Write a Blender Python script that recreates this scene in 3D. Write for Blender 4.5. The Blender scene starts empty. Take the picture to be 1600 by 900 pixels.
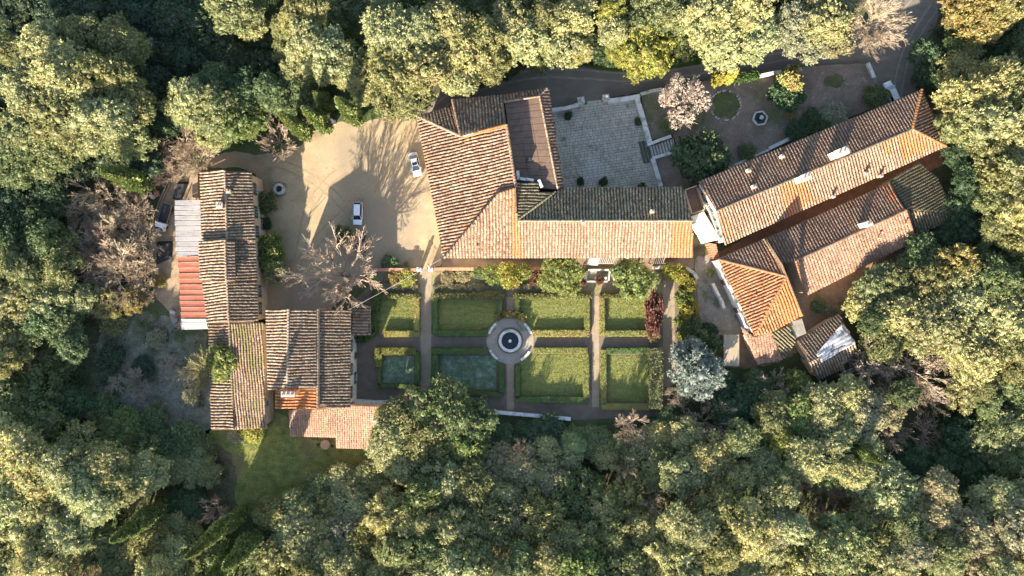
import bpy, math, random
import numpy as np
from mathutils import Vector, Matrix
random.seed(7); RNG = np.random.default_rng(11)
S = bpy.context.scene
COL = S.collection
# ---------------------------------------------------------------- camera, sky, sun, exposure
CAMH = 135.0; PX = 0.12                       # camera height (m), ground metres per photograph pixel
cd = bpy.data.cameras.new('camera'); cam = bpy.data.objects.new('camera', cd); COL.objects.link(cam)
cam.location = (0, 0, CAMH); cam.rotation_euler = (0, 0, 0)
cd.sensor_width = 36; cd.lens = 36*CAMH/(1600*PX); cd.clip_end = 3000; cd.clip_start = .5
S.camera = cam
SUN_EL = 20.5; SDX, SDY = -0.36, -0.93        # direction towards the sun on the ground
wd = bpy.data.worlds.new('World'); S.world = wd; wd.use_nodes = True
nt = wd.node_tree; bg = nt.nodes['Background']
sky = nt.nodes.new('ShaderNodeTexSky'); sky.sky_type = 'NISHITA'; sky.sun_disc = False
sky.sun_elevation = math.radians(SUN_EL); sky.sun_rotation = math.atan2(SDX, SDY)
nt.links.new(sky.outputs[0], bg.inputs[0]); bg.inputs[1].default_value = 0.096
sd = bpy.data.lights.new('sun', 'SUN'); sd.energy = 5.0; sd.angle = math.radians(.5); sd.color = (1, .885, .72)
sun = bpy.data.objects.new('sun', sd); COL.objects.link(sun)
_h = math.hypot(SDX, SDY); _c = math.cos(math.radians(SUN_EL))
SUNV = Vector((SDX/_h*_c, SDY/_h*_c, math.sin(math.radians(SUN_EL))))
sun.rotation_euler = (-SUNV).to_track_quat('-Z', 'Y').to_euler(); sun.location = (-40, -90, 80)
S.view_settings.view_transform = 'Standard'; S.view_settings.look = 'None'
S.view_settings.gamma = 1; S.view_settings.exposure = 2.08
S.cycles.max_bounces = 5; S.cycles.diffuse_bounces = 3; S.cycles.transparent_max_bounces = 4

# ---------------------------------------------------------------- helpers
def W(px, py, z=0.0):
    k = PX*(CAMH-z)/CAMH
    return Vector(((px-800)*k, (450-py)*k, z))
def nodes(m):
    m.use_nodes = True
    return m.node_tree.nodes, m.node_tree.links, m.node_tree.nodes['Principled BSDF']
def ramp(n, stops):
    r = n.new('ShaderNodeValToRGB'); e = r.color_ramp.elements
    while len(e) > len(stops): e.remove(e[-1])
    while len(e) < len(stops): e.new(.5)
    for k, (p, c) in enumerate(stops): e[k].position = p; e[k].color = (*c, 1)
    return r
def mat(name, stops, scale=1.0, rough=.9, bump=0.0, detail=6, stretch=(1,1,1), big=None, spec=.2, fine=None, metal=0):
    """noise-coloured surface; big = (scale, colour, lo, hi) large blotches of another colour; fine = (scale, amount)"""
    m = bpy.data.materials.new(name); n, l, b = nodes(m)
    tc = n.new('ShaderNodeTexCoord'); mp = n.new('ShaderNodeMapping'); mp.inputs['Scale'].default_value = stretch
    l.new(tc.outputs['Object'], mp.inputs[0])
    nz = n.new('ShaderNodeTexNoise'); nz.inputs['Scale'].default_value = scale; nz.inputs['Detail'].default_value = detail; nz.inputs['Roughness'].default_value = .65
    l.new(mp.outputs[0], nz.inputs['Vector'])
    r = ramp(n, stops); l.new(nz.outputs[0], r.inputs[0]); out = r.outputs[0]
    for bb in (big or []):
        bs, bc, lo, hi = bb
        z = n.new('ShaderNodeTexNoise'); z.inputs['Scale'].default_value = bs; z.inputs['Detail'].default_value = 5; z.inputs['Roughness'].default_value = .6
        ad = n.new('ShaderNodeVectorMath'); ad.operation = 'ADD'; ad.inputs[1].default_value = (bs*13+7, bc[0]*91, 3)
        l.new(tc.outputs['Object'], ad.inputs[0]); l.new(ad.outputs[0], z.inputs['Vector'])
        mr = n.new('ShaderNodeMapRange'); mr.inputs[1].default_value = lo; mr.inputs[2].default_value = hi; l.new(z.outputs[0], mr.inputs[0])
        mx = n.new('ShaderNodeMix'); mx.data_type = 'RGBA'; l.new(mr.outputs[0], mx.inputs[0]); l.new(out, mx.inputs[6]); mx.inputs[7].default_value = (*bc, 1); out = mx.outputs[2]
    if fine:
        z = n.new('ShaderNodeTexNoise'); z.inputs['Scale'].default_value = fine[0]; z.inputs['Detail'].default_value = 3
        l.new(tc.outputs['Object'], z.inputs['Vector'])
        mr = n.new('ShaderNodeMapRange'); mr.inputs[1].default_value = .3; mr.inputs[2].default_value = .7; mr.inputs[3].default_value = 1-fine[1]; mr.inputs[4].default_value = 1+fine[1]; l.new(z.outputs[0], mr.inputs[0])
        vm = n.new('ShaderNodeVectorMath'); vm.operation = 'SCALE'; l.new(out, vm.inputs[0]); l.new(mr.outputs[0], vm.inputs['Scale']); out = vm.outputs[0]
    l.new(out, b.inputs['Base Color']); b.inputs['Roughness'].default_value = rough
    b.inputs['Specular IOR Level'].default_value = spec; b.inputs['Metallic'].default_value = metal
    if bump:
        bp = n.new('ShaderNodeBump'); bp.inputs['Strength'].default_value = 1; bp.inputs['Distance'].default_value = bump
        l.new(nz.outputs[0], bp.inputs['Height']); l.new(bp.outputs[0], b.inputs['Normal'])
    return m
def plain(name, c, rough=.6, metal=0, spec=.4):
    return mat(name, [(.3, tuple(x*.88 for x in c)), (.7, tuple(min(1, x*1.08) for x in c))], 2.5, rough, spec=spec, metal=metal)
def leaf_mat(name, trans=.3):
    """foliage: base colour from the object's own colour, varied per leaf tuft by the 'tint' attribute"""
    m = bpy.data.materials.new(name); n, l, b = nodes(m)
    oi = n.new('ShaderNodeObjectInfo'); at = n.new('ShaderNodeAttribute'); at.attribute_name = 'tint'
    hs = n.new('ShaderNodeHueSaturation'); l.new(oi.outputs['Color'], hs.inputs['Color'])
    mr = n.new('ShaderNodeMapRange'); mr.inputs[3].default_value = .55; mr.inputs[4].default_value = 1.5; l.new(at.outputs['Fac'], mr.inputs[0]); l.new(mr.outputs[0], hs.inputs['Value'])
    tc = n.new('ShaderNodeTexCoord'); nz = n.new('ShaderNodeTexNoise'); nz.inputs['Scale'].default_value = .7; l.new(tc.outputs['Object'], nz.inputs['Vector'])
    m2 = n.new('ShaderNodeMapRange'); m2.inputs[1].default_value = .35; m2.inputs[2].default_value = .65; m2.inputs[3].default_value = .478; m2.inputs[4].default_value = .523; l.new(nz.outputs[0], m2.inputs[0]); l.new(m2.outputs[0], hs.inputs['Hue'])
    l.new(hs.outputs[0], b.inputs['Base Color']); b.inputs['Roughness'].default_value = .55; b.inputs['Specular IOR Level'].default_value = .35
    tr = n.new('ShaderNodeBsdfTranslucent'); l.new(hs.outputs[0], tr.inputs[0])
    ms = n.new('ShaderNodeMixShader'); ms.inputs[0].default_value = trans; l.new(b.outputs[0], ms.inputs[1]); l.new(tr.outputs[0], ms.inputs[2])
    l.new(ms.outputs[0], n['Material Output'].inputs[0]); return m

def tag(o, label=None, cat=None, group=None, kind=None):
    if label: o['label'] = label
    if cat: o['category'] = cat
    if group: o['group'] = group
    if kind: o['kind'] = kind
    return o
def thing(name, loc, label, cat, group=None, rz=0):
    o = bpy.data.objects.new(name, None); COL.objects.link(o); o.location = loc; o.rotation_euler = (0, 0, rz)
    o.empty_display_size = .3
    return tag(o, label, cat, group)
def origin(p):
    v = Vector((0, 0, 0))
    while p is not None: v += p.location; p = p.parent
    return v
def npmesh(name, V, F, attr=None, col=None, smooth=False):
    V = np.asarray(V, dtype=np.float32); F = np.asarray(F, dtype=np.int32)
    me = bpy.data.meshes.new(name); me.vertices.add(len(V)); me.vertices.foreach_set('co', V.ravel())
    k = F.shape[1]; me.loops.add(F.size); me.loops.foreach_set('vertex_index', F.ravel())
    me.polygons.add(len(F)); me.polygons.foreach_set('loop_start', np.arange(len(F), dtype=np.int32)*k)
    me.update(calc_edges=True)
    for nm, a in (attr or {}).items():
        at = me.attributes.new(nm, 'FLOAT', 'FACE'); at.data.foreach_set('value', np.asarray(a, dtype=np.float32))
    if smooth: me.polygons.foreach_set('use_smooth', np.ones(len(F), dtype=bool))
    return me
def link(name, me, m, parent=None, kind=None, color=None):
    o = bpy.data.objects.new(name, me); COL.objects.link(o)
    if m is not None and not me.materials: me.materials.append(m)
    o.parent = parent
    if kind: o['kind'] = kind
    if color: o.color = (*color, 1)
    return o
class MB:
    """collects faces in world coordinates"""
    def __init__(s): s.v = []; s.f = []
    def add(s, vs, fs):
        o = len(s.v); s.v += [tuple(v) for v in vs]; s.f += [tuple(i+o for i in f) for f in fs]; return s
    def prism(s, pts, z0, z1):
        """pts: world xy (or xyz) ; z0,z1 numbers or lists"""
        n = len(pts); a = z0 if isinstance(z0, list) else [z0]*n; b = z1 if isinstance(z1, list) else [z1]*n
        ar = sum(pts[i][0]*pts[(i+1) % n][1]-pts[(i+1) % n][0]*pts[i][1] for i in range(n))
        if ar < 0: pts = pts[::-1]; a = a[::-1]; b = b[::-1]
        vs = [(p[0], p[1], z) for p, z in zip(pts, a)]+[(p[0], p[1], z) for p, z in zip(pts, b)]
        fs = [tuple(range(n-1, -1, -1)), tuple(range(n, 2*n))]+[(i, (i+1) % n, n+(i+1) % n, n+i) for i in range(n)]
        return s.add(vs, fs)
    def box(s, c, size, rz=0, rx=0):
        M = Matrix.Rotation(rz, 3, 'Z') @ Matrix.Rotation(rx, 3, 'X'); x, y, z = [q/2 for q in size]; c = Vector(c)
        vs = [c+M @ Vector(p) for p in ((-x,-y,-z),(x,-y,-z),(x,y,-z),(-x,y,-z),(-x,-y,z),(x,-y,z),(x,y,z),(-x,y,z))]
        return s.add(vs, [(3,2,1,0),(4,5,6,7),(0,1,5,4),(1,2,6,5),(2,3,7,6),(3,0,4,7)])
    def tube(s, pts, rad, n=6, cap=True):
        pts = [Vector(p) for p in pts]; rings = []
        for i, p in enumerate(pts):
            t = (pts[min(i+1, len(pts)-1)]-pts[max(i-1, 0)]).normalized()
            a = t.orthogonal().normalized(); b = t.cross(a); r = rad[i] if isinstance(rad, (list, tuple)) else rad
            rings.append([p+(a*math.cos(k*math.tau/n)+b*math.sin(k*math.tau/n))*r for k in range(n)])
        vs = [v for r in rings for v in r]; fs = []
        for i in range(len(pts)-1):
            for k in range(n): fs.append((i*n+k, i*n+(k+1) % n, (i+1)*n+(k+1) % n, (i+1)*n+k))
        if cap: fs += [tuple(range(n-1, -1, -1)), tuple((len(pts)-1)*n+k for k in range(n))]
        return s.add(vs, fs)
    def lathe(s, c, prof, n=24, rz=0):
        c = Vector(c); vs = []
        for r, z in prof: vs += [c+Vector((r*math.cos(rz+k*math.tau/n), r*math.sin(rz+k*math.tau/n), z)) for k in range(n)]
        fs = [(i*n+k, i*n+(k+1) % n, (i+1)*n+(k+1) % n, (i+1)*n+k) for i in range(len(prof)-1) for k in range(n)]
        return s.add(vs, fs)
    def build(s, name, m, parent=None, kind=None, color=None, local=False, smooth=False):
        me = bpy.data.meshes.new(name); L = Vector((0,0,0)) if local else origin(parent)
        me.from_pydata([(v[0]-L.x, v[1]-L.y, v[2]-L.z) for v in s.v], [], s.f); me.update()
        if smooth: me.polygons.foreach_set('use_smooth', np.ones(len(me.polygons), dtype=bool))
        return link(name, me, m, parent, kind, color)
def copy_tree(o, parent=None):
    c = o.copy(); COL.objects.link(c); c.parent = parent
    for ch in list(o.children): copy_tree(ch, c)
    return c
def smooth_pts(pts, it=2):
    for _ in range(it):
        q = []
        for i in range(len(pts)):
            a, b = Vector(pts[i]), Vector(pts[(i+1) % len(pts)]); q += [a*.75+b*.25, a*.25+b*.75]
        pts = q
    return pts
def sheet(name, ppts, z, m, organic=0, rough_edge=0.0, kind='structure', thick=0.0):
    pts = [Vector((*W(*p).xy, 0)) for p in ppts]
    if organic: pts = smooth_pts(pts, organic)
    if rough_edge:
        q = []
        for i in range(len(pts)):
            a, b = pts[i], pts[(i+1) % len(pts)]; k = max(1, int((b-a).length/.8))
            for j in range(k): q.append(a.lerp(b, j/k)+Vector((random.gauss(0, rough_edge), random.gauss(0, rough_edge), 0)))
        pts = q
    mb = MB()
    mb.prism(pts, z-thick-.001, z)
    if not thick: mb = MB(); ar = sum(pts[i].x*pts[(i+1) % len(pts)].y-pts[(i+1) % len(pts)].x*pts[i].y for i in range(len(pts))); mb.add([(p.x, p.y, z) for p in (pts if ar > 0 else pts[::-1])], [tuple(range(len(pts)))])
    return mb.build(name, m, None, kind)

# ---------------------------------------------------------------- materials
M = {}
M['ground'] = mat('soil_and_litter', [(.3, (.05,.045,.03)), (.5, (.09,.085,.045)), (.7, (.15,.13,.075))], .5, .95, .25, 10, big=[(.06, (.07,.1,.035), .45, .6), (.11, (.17,.135,.08), .55, .7)], fine=(5, .35))
M['gravel'] = mat('gravel', [(.3, (0.307,0.223,0.130)), (.5, (0.381,0.284,0.167)), (.7, (0.437,0.330,0.205))], .25, .95, .05, 10, big=[(.07, (.29,.23,.16), .45, .62), (.5, (.42,.34,.23), .6, .75), (.16, (.24,.18,.12), .58, .7), (1.3, (.28,.215,.14), .58, .66)], fine=(6, .16))
M['asphalt'] = mat('worn_road', [(.3, (.15,.128,.1)), (.6, (.2,.172,.138)), (.8, (.27,.235,.19))], .35, .92, .03, 10, stretch=(1,2.2,1), big=[(.09, (.17,.15,.13), .5, .7)], fine=(9, .2))
M['verge'] = mat('verge_grass', [(.3, (.035,.055,.018)), (.6, (.07,.1,.03)), (.8, (.12,.14,.05))], .8, .95, .15, 8, fine=(7, .4))
M['meadow'] = mat('meadow_grass', [(.3, (.07,.1,.025)), (.5, (.15,.165,.045)), (.75, (.26,.24,.085))], .6, .95, .15, 8, big=[(.14, (.15,.12,.065), .52, .66)], fine=(6, .4))
M['patch'] = mat('thin_grass_patch', [(.3, (.07,.085,.035)), (.6, (.11,.115,.05)), (.8, (.17,.14,.09))], .9, .95, .12, 9, fine=(7,.35))
M['lawn'] = mat('lawn', [(.3, (.12,.14,.04)), (.5, (.18,.19,.06)), (.75, (.24,.235,.09))], .7, .95, .05, 8, stretch=(.4,2.4,1), fine=(8, .25))
M['lawn_pale'] = mat('lawn_pale_mottled', [(.3, (.1,.15,.07)), (.5, (.17,.22,.13)), (.68, (.34,.38,.29))], .9, .95, .05, 9, fine=(5, .3), big=[(.3, (.12,.16,.07), .52, .7)])  # bluish-green lawn with paler mottling
M['path'] = mat('garden_path', [(.3, (.13,.1,.075)), (.6, (.18,.14,.105)), (.8, (.23,.18,.135))], .7, .95, .04, 9, fine=(8, .2))
M['pathlit'] = mat('sunlit_garden_path', [(.3, (.24,.19,.13)), (.7, (.34,.27,.19))], .7, .95, .04, 9, fine=(8, .2))  # lighter copy of the path material, sunlight put into its colour
M['bed'] = mat('bed_soil', [(.3, (.15,.12,.075)), (.7, (.28,.22,.14))], 1.1, .95, .08, 9, big=[(.5, (.2,.22,.08), .5, .65)], fine=(6, .3))
M['terrace_soil'] = mat('terrace_soil', [(.3, (.16,.12,.09)), (.6, (.24,.185,.145)), (.8, (.33,.265,.21))], .5, .95, .06, 10, big=[(.16, (.12,.125,.065), .5, .66), (.9, (.3,.25,.2), .6, .7)], fine=(7, .3))
M['yard'] = mat('yard_earth', [(.3, (.19,.12,.075)), (.6, (.28,.19,.12)), (.8, (.36,.27,.18))], .7, .95, .06, 10, big=[(.3, (.12,.12,.05), .55, .68)], fine=(7, .3))
M['yard_grey'] = mat('yard_concrete', [(.3, (.17,.15,.125)), (.6, (.26,.23,.19)), (.8, (.36,.32,.26))], .9, .9, .05, 10, big=[(.4, (.12,.13,.07), .55, .68)], fine=(6, .3))
M['stone'] = mat('paving_stone', [(.25, (.27,.235,.18)), (.5, (.44,.39,.31)), (.75, (.62,.55,.45))], .9, .85, .02, 8, big=[(.12, (.55,.5,.42), .48, .66), (.35, (.12,.15,.09), .6, .7)], fine=(9, .2))
M['joint'] = mat('paving_joint', [(.3, (.07,.08,.055)), (.7, (.13,.13,.1))], 2, .95)
M['plaster'] = mat('cream_plaster', [(.3, (.55,.47,.36)), (.7, (.68,.6,.48))], .8, .9, .01, 8, big=[(.3, (.45,.37,.27), .58, .7)], fine=(5, .08))
M['white'] = mat('white_plaster', [(.3, (.6,.57,.52)), (.7, (.7,.68,.63))], .8, .85, .01, 8, fine=(4, .06))
M['ochre'] = mat('ochre_plaster', [(.3, (.42,.3,.19)), (.7, (.58,.44,.3))], .8, .9, .01, 8, big=[(.3, (.35,.25,.17), .55, .7)], fine=(5, .1))
M['wallstone'] = mat('old_wall_stone', [(.3, (.38,.35,.3)), (.7, (.62,.59,.54))], 1.6, .9, .03, 8, big=[(.9, (.25,.25,.19), .55, .68)])
M['whitewall'] = mat('whitewashed_coping', [(.3, (.5,.49,.45)), (.7, (.7,.68,.64))], 1.4, .9, .02, 8, big=[(.8, (.32,.31,.26), .5, .66)])
M['brick'] = mat('brick', [(.3, (.33,.15,.09)), (.7, (.5,.27,.17))], 3, .9, .01)
M['trim'] = plain('grey_stone_trim', (.4,.37,.33), .8)
M['shutter'] = plain('dark_green_shutter', (.03,.07,.05), .6)
M['doorwood'] = plain('brown_door_wood', (.12,.06,.03), .6)
M['glass'] = plain('window_glass', (.03,.035,.045), .08, spec=.8)
M['carglass'] = plain('car_glass', (.012,.016,.022), .06, spec=.8)
M['carwhite'] = plain('white_car_paint', (.78,.8,.82), .22, spec=.6)
M['carsilver'] = plain('silver_car_paint', (.62,.64,.66), .25, .35, .6)
M['carblack'] = plain('black_car_paint', (.018,.018,.02), .2, spec=.6)
M['tyre'] = plain('rubber', (.02,.02,.02), .85)
M['rim'] = plain('alloy_rim', (.5,.5,.52), .3, .8)
M['lamp'] = plain('clear_lamp_glass', (.75,.76,.75), .15)
M['redlamp'] = plain('red_lamp_glass', (.4,.02,.015), .2)
M['blacktrim'] = plain('black_plastic', (.03,.03,.032), .6)
M['greymetal'] = mat('weathered_zinc_sheet', [(.3, (.15,.15,.165)), (.5, (.205,.2,.215)), (.75, (.26,.25,.255))], .5, .55, .0, 8, stretch=(.5,2,1), big=[(.5, (.3,.24,.2), .6, .72)], fine=(4, .1), spec=.4, metal=.2)
M['redmetal'] = mat('red_painted_sheet', [(.3, (.17,.05,.03)), (.5, (.22,.068,.04)), (.75, (.27,.1,.06))], .6, .6, .0, 8, stretch=(.5,2,1), big=[(.6, (.22,.09,.06), .6, .7)], fine=(4, .1), spec=.3)
M['whitemetal'] = mat('white_sheet', [(.3, (.38,.34,.31)), (.7, (.5,.46,.43))], .8, .6, fine=(4, .1))
M['wood'] = mat('grey_weathered_wood', [(.3, (.2,.15,.1)), (.7, (.36,.28,.2))], 2, .85, .01, 8, stretch=(1,4,1))
M['bark'] = mat('bark', [(.3, (.09,.07,.05)), (.7, (.2,.16,.12))], 3, .95, .03, 8, stretch=(1,1,.3))
M['twig'] = mat('pale_twigs', [(.3, (.3,.235,.16)), (.7, (.5,.4,.28))], .9, .9)
M['twig_pink'] = mat('pinkish_twigs', [(.3, (.26,.195,.14)), (.7, (.44,.34,.255))], .9, .9)
M['twig_grey'] = mat('grey_brown_twigs', [(.3, (.25,.2,.145)), (.7, (.43,.35,.26))], .9, .9)
M['tarp'] = mat('silver_tarpaulin', [(.3, (.36,.35,.36)), (.7, (.5,.49,.48))], .8, .45, .06, 6, spec=.4)
M['darksheet'] = mat('dark_sheet_cloth', [(.3, (.025,.028,.032)), (.7, (.05,.052,.058))], .8, .7, .04, 6)
M['water'] = plain('dark_water', (.008,.014,.018), .05, spec=.6)
M['leaf'] = leaf_mat('foliage')
M['needle'] = leaf_mat('dense_foliage', .12)
M['grass'] = leaf_mat('grass_blades', .35)
def tile_mat(name, cols, newc=(.5,.2,.075), lichen=(.62,.56,.45), moss=None, amount=.5, mossa=.8):
    """roof tiles: colour per tile from the 'tint' attribute, newer orange tiles where 'new' is 1, lichen and moss in blotches"""
    m = bpy.data.materials.new(name); n, l, b = nodes(m)
    at = n.new('ShaderNodeAttribute'); at.attribute_name = 'tint'; k = len(cols)-1; cols = [(c_[0]*.57, c_[1]*.515, c_[2]*.46) for c_ in cols]; lichen = (lichen[0]*.64, lichen[1]*.6, lichen[2]*.56); newc = (newc[0]*.9, newc[1]*.76, newc[2]*.7)
    r = ramp(n, [(i/k, c) for i, c in enumerate(cols)]); l.new(at.outputs['Fac'], r.inputs[0]); out = r.outputs[0]
    tc = n.new('ShaderNodeTexCoord')
    def blot(sc, lo, hi, c, out, mx_=1):
        z = n.new('ShaderNodeTexNoise'); z.inputs['Scale'].default_value = sc; z.inputs['Detail'].default_value = 7; z.inputs['Roughness'].default_value = .7
        ad = n.new('ShaderNodeVectorMath'); ad.operation = 'ADD'; ad.inputs[1].default_value = (sc*17, c[1]*50, 0); l.new(tc.outputs['Object'], ad.inputs[0]); l.new(ad.outputs[0], z.inputs['Vector'])
        mr = n.new('ShaderNodeMapRange'); mr.inputs[1].default_value = lo; mr.inputs[2].default_value = hi; mr.inputs[4].default_value = mx_; l.new(z.outputs[0], mr.inputs[0])
        mx = n.new('ShaderNodeMix'); mx.data_type = 'RGBA'; l.new(mr.outputs[0], mx.inputs[0]); l.new(out, mx.inputs[6]); mx.inputs[7].default_value = (*c, 1); return mx.outputs[2]
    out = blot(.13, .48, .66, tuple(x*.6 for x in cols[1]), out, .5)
    out = blot(2.6, .5, .62, lichen, out, amount)
    nw = n.new('ShaderNodeAttribute'); nw.attribute_name = 'new'
    mx = n.new('ShaderNodeMix'); mx.data_type = 'RGBA'; l.new(nw.outputs['Fac'], mx.inputs[0]); l.new(out, mx.inputs[6]); mx.inputs[7].default_value = (*newc, 1); out = mx.outputs[2]
    out = blot(4.0, .52, .62, (.07,.05,.035), out, .7)
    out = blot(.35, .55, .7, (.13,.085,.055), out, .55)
    if moss: out = blot(.22, .42, .58, moss, out, mossa)
    l.new(out, b.inputs['Base Color']); b.inputs['Roughness'].default_value = .9; b.inputs['Specular IOR Level'].default_value = .15
    return m
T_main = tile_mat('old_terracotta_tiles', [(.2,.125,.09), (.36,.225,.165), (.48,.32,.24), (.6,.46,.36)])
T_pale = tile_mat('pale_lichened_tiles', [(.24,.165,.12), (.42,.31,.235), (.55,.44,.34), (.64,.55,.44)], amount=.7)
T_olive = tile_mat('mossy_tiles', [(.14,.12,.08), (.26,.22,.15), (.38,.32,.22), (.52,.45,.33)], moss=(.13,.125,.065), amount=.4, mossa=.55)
T_dark = tile_mat('dark_lichened_tiles', [(.17,.13,.1), (.3,.235,.175), (.44,.36,.27), (.55,.48,.37)], amount=.6)  # darker, greyer tile tones with lichen blotches
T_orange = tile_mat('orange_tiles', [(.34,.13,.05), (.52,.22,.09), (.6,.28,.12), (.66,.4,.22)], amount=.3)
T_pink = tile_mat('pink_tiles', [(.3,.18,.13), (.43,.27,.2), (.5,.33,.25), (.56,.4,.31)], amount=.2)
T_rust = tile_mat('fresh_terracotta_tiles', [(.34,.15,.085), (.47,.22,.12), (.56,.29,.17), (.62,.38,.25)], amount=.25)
T_north = tile_mat('north_slope_tiles', [(.26,.2,.14), (.42,.34,.24), (.56,.48,.35), (.66,.58,.44)], moss=(.11,.115,.055), amount=.6, mossa=.35)  # olive blotches put the slope's grazing shade into the tile colour
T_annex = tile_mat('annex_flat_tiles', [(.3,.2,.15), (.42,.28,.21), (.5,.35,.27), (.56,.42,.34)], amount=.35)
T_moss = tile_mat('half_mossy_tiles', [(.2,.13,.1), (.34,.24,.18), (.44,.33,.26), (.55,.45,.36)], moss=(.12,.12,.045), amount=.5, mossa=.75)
M['pan'] = mat('gap_shaded_channel_tiles', [(.3, (.1,.06,.04)), (.7, (.2,.125,.085))], 1.5, .95, .02)  # channel tiles darkened, shadow gaps between cover rows put into the colour
M['pan_olive'] = mat('gap_shaded_mossy_channel_tiles', [(.3, (.05,.05,.03)), (.7, (.11,.1,.06))], 1.5, .95, .02)  # mossy deck, also darkened for the shadow gaps between rows
M['pan_pink'] = mat('pink_channel_tiles', [(.3, (.25,.14,.1)), (.7, (.36,.22,.16))], 1.5, .95, .02)
M['pan_orange'] = mat('orange_channel_tiles', [(.3, (.22,.1,.05)), (.7, (.36,.17,.085))], 1.5, .95, .02)
# ---------------------------------------------------------------- ground and sheets
g = MB(); g.add([(-900,-900,0),(900,-900,0),(900,900,0),(-900,900,0)], [(0,1,2,3)]); g.build('ground', M['ground'], None, 'structure')
sheet('meadow', [(365,800),(372,715),(330,690),(318,668),(420,640),(455,650),(460,690),(600,690),(610,720),(560,770),(500,800),(440,812)], .004, M['meadow'], 1, .2)
sheet('hollow_grass', [(150,520),(200,480),(280,500),(330,520),(340,680),(300,720),(200,720),(140,640)], .004, mat('hollow_scrub', [(.3,(.11,.11,.075)),(.6,(.21,.2,.145)),(.8,(.34,.31,.24))], .8, .95, .2, 9, big=[(.2,(.06,.085,.035),.5,.65)], fine=(5,.4)), 2, .3)
sheet('verge', [(860,96),(900,80),(1100,70),(1180,60),(1180,82),(1110,96),(1060,108),(1000,113),(940,109),(890,100)], .006, M['verge'], 1, .2)
sheet('road', [(640,175),(670,160),(700,130),(790,112),(862,100),(900,103),(950,112),(1000,114),(1100,100),(1200,82),(1300,60),(1370,30),(1410,-60),(1500,-60),(1470,20),(1442,80),(1440,150),(1480,200),(1440,230),(1400,190),(1366,175),(1366,105),(1300,100),(1200,108),(1110,124),(1030,137),(1000,145),(945,154),(905,162),(862,170),(760,180),(700,190),(665,215)], .008, M['asphalt'], 1, .12)
sheet('car_park', [(300,262),(330,245),(360,235),(410,243),(470,232),(478,212),(500,200),(530,188),(548,196),(570,190),(600,182),(645,172),(660,190),(700,300),(700,412),(655,424),(582,416),(560,440),(500,500),(455,500),(430,486),(404,486),(404,300),(398,262)], .012, M['gravel'], 1, .1)
sheet('farm_track', [(232,400),(240,330),(262,290),(300,262),(316,262),(316,420),(282,520),(268,500),(262,480),(240,465)], .010, mat('track_earth', [(.3,(.22,.16,.1)),(.6,(.36,.27,.17)),(.8,(.45,.34,.22))], .6, .95, .06, 9, fine=(6,.25)), 1, .2)
sheet('yard_between_houses', [(1085,395),(1180,395),(1260,470),(1340,410),(1400,380),(1420,400),(1350,450),(1310,495),(1240,560),(1140,580),(1070,560),(1086,460)], .006, M['yard'], 1, .2)
sheet('alley_between_houses', [(1128,392),(1200,352),(1480,226),(1492,250),(1395,292),(1230,372),(1195,385),(1128,408)], .013, mat('red_brown_earth', [(.3,(.26,.11,.055)),(.7,(.4,.19,.1))], .8, .95, .04, 9, fine=(6,.2)))
sheet('paved_yard', [(1082,400),(1112,400),(1130,440),(1168,505),(1160,525),(1095,530),(1092,470)], .012, M['yard_grey'], 1, .15)
sheet('garden_ground', [(556,468),(584,440),(584,420),(1060,420),(1090,440),(1090,560),(1050,600),(1040,650),(900,656),(760,645),(556,630)], .010, M['path'])
sheet('flower_bed_soil', [(585,425),(1036,425),(1036,460),(585,460)], .016, M['bed'], 0, .05)
sheet('garden_path', [(657,418),(674,418),(674,530),(672,640),(657,640)], .020, M['pathlit'])
sheet('garden_path', [(792,464),(803,464),(803,500),(803,640),(792,640)], .020, M['pathlit'])
sheet('garden_path', [(925,462),(936,462),(936,636),(925,636)], .020, M['pathlit'])
sheet('garden_path', [(1036,438),(1054,438),(1055,600),(1036,606)], .020, M['pathlit'])
c = W(797, 532); r = 37*PX
sheet_pts = [(797+37*math.cos(k*math.tau/48), 532+37*math.sin(k*math.tau/48)) for k in range(48)]
sheet('fountain_plaza', sheet_pts, .024, mat('plaza_gravel', [(.3,(.25,.21,.17)),(.7,(.36,.31,.25))], .8, .95, .03, 9, fine=(8,.2)))
# wheel tracks worn into the gravel of the car park and the dust of the road
M['track'] = mat('wheel_worn_gravel', [(.3, (.26,.19,.115)), (.6, (.335,.25,.15)), (.8, (.4,.3,.185))], .9, .95, .05, 9, fine=(6,.2))
M['road_track'] = mat('wheel_worn_road', [(.3, (.2,.175,.14)), (.7, (.29,.25,.2))], .7, .95, .03, 9, fine=(8,.2))
def track(pts, z, m, w=.5, gap=1.5):
    P = [Vector(W(*q).xy) for q in pts]
    for _ in range(3): P = [P[0]]+[q for i in range(len(P)-1) for q in (P[i]*.75+P[i+1]*.25, P[i]*.25+P[i+1]*.75)]+[P[-1]]
    for s in (-1, 1):
        mb = MB(); vs = []
        for i, q in enumerate(P):
            d = (P[min(i+1, len(P)-1)]-P[max(i-1, 0)]).normalized(); nn = Vector((-d.y, d.x)); ww = w*(.5+.5*random.random()); c_ = q+nn*(s*gap/2+random.gauss(0,.04))
            vs += [(*(c_+nn*ww/2), z), (*(c_-nn*ww/2), z)]
        mb.add(vs, [(2*i, 2*i+1, 2*i+3, 2*i+2)[::-1] for i in range(len(P)-1)]); mb.build('wheel_track', m, None, 'structure')
track([(432,478),(455,430),(490,380),(540,330),(600,280),(640,215),(665,185)], .016, M['track'])
track([(440,470),(470,400),(478,330),(520,270),(600,240),(655,190)], .0165, M['track'])
track([(410,250),(460,262),(520,300),(560,350)], .017, M['track'])
track([(660,195),(700,150),(790,122),(862,112),(1000,124),(1100,108),(1200,92),(1300,76),(1380,45),(1440,-30)], .0125, M['road_track'], .5)
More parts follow.
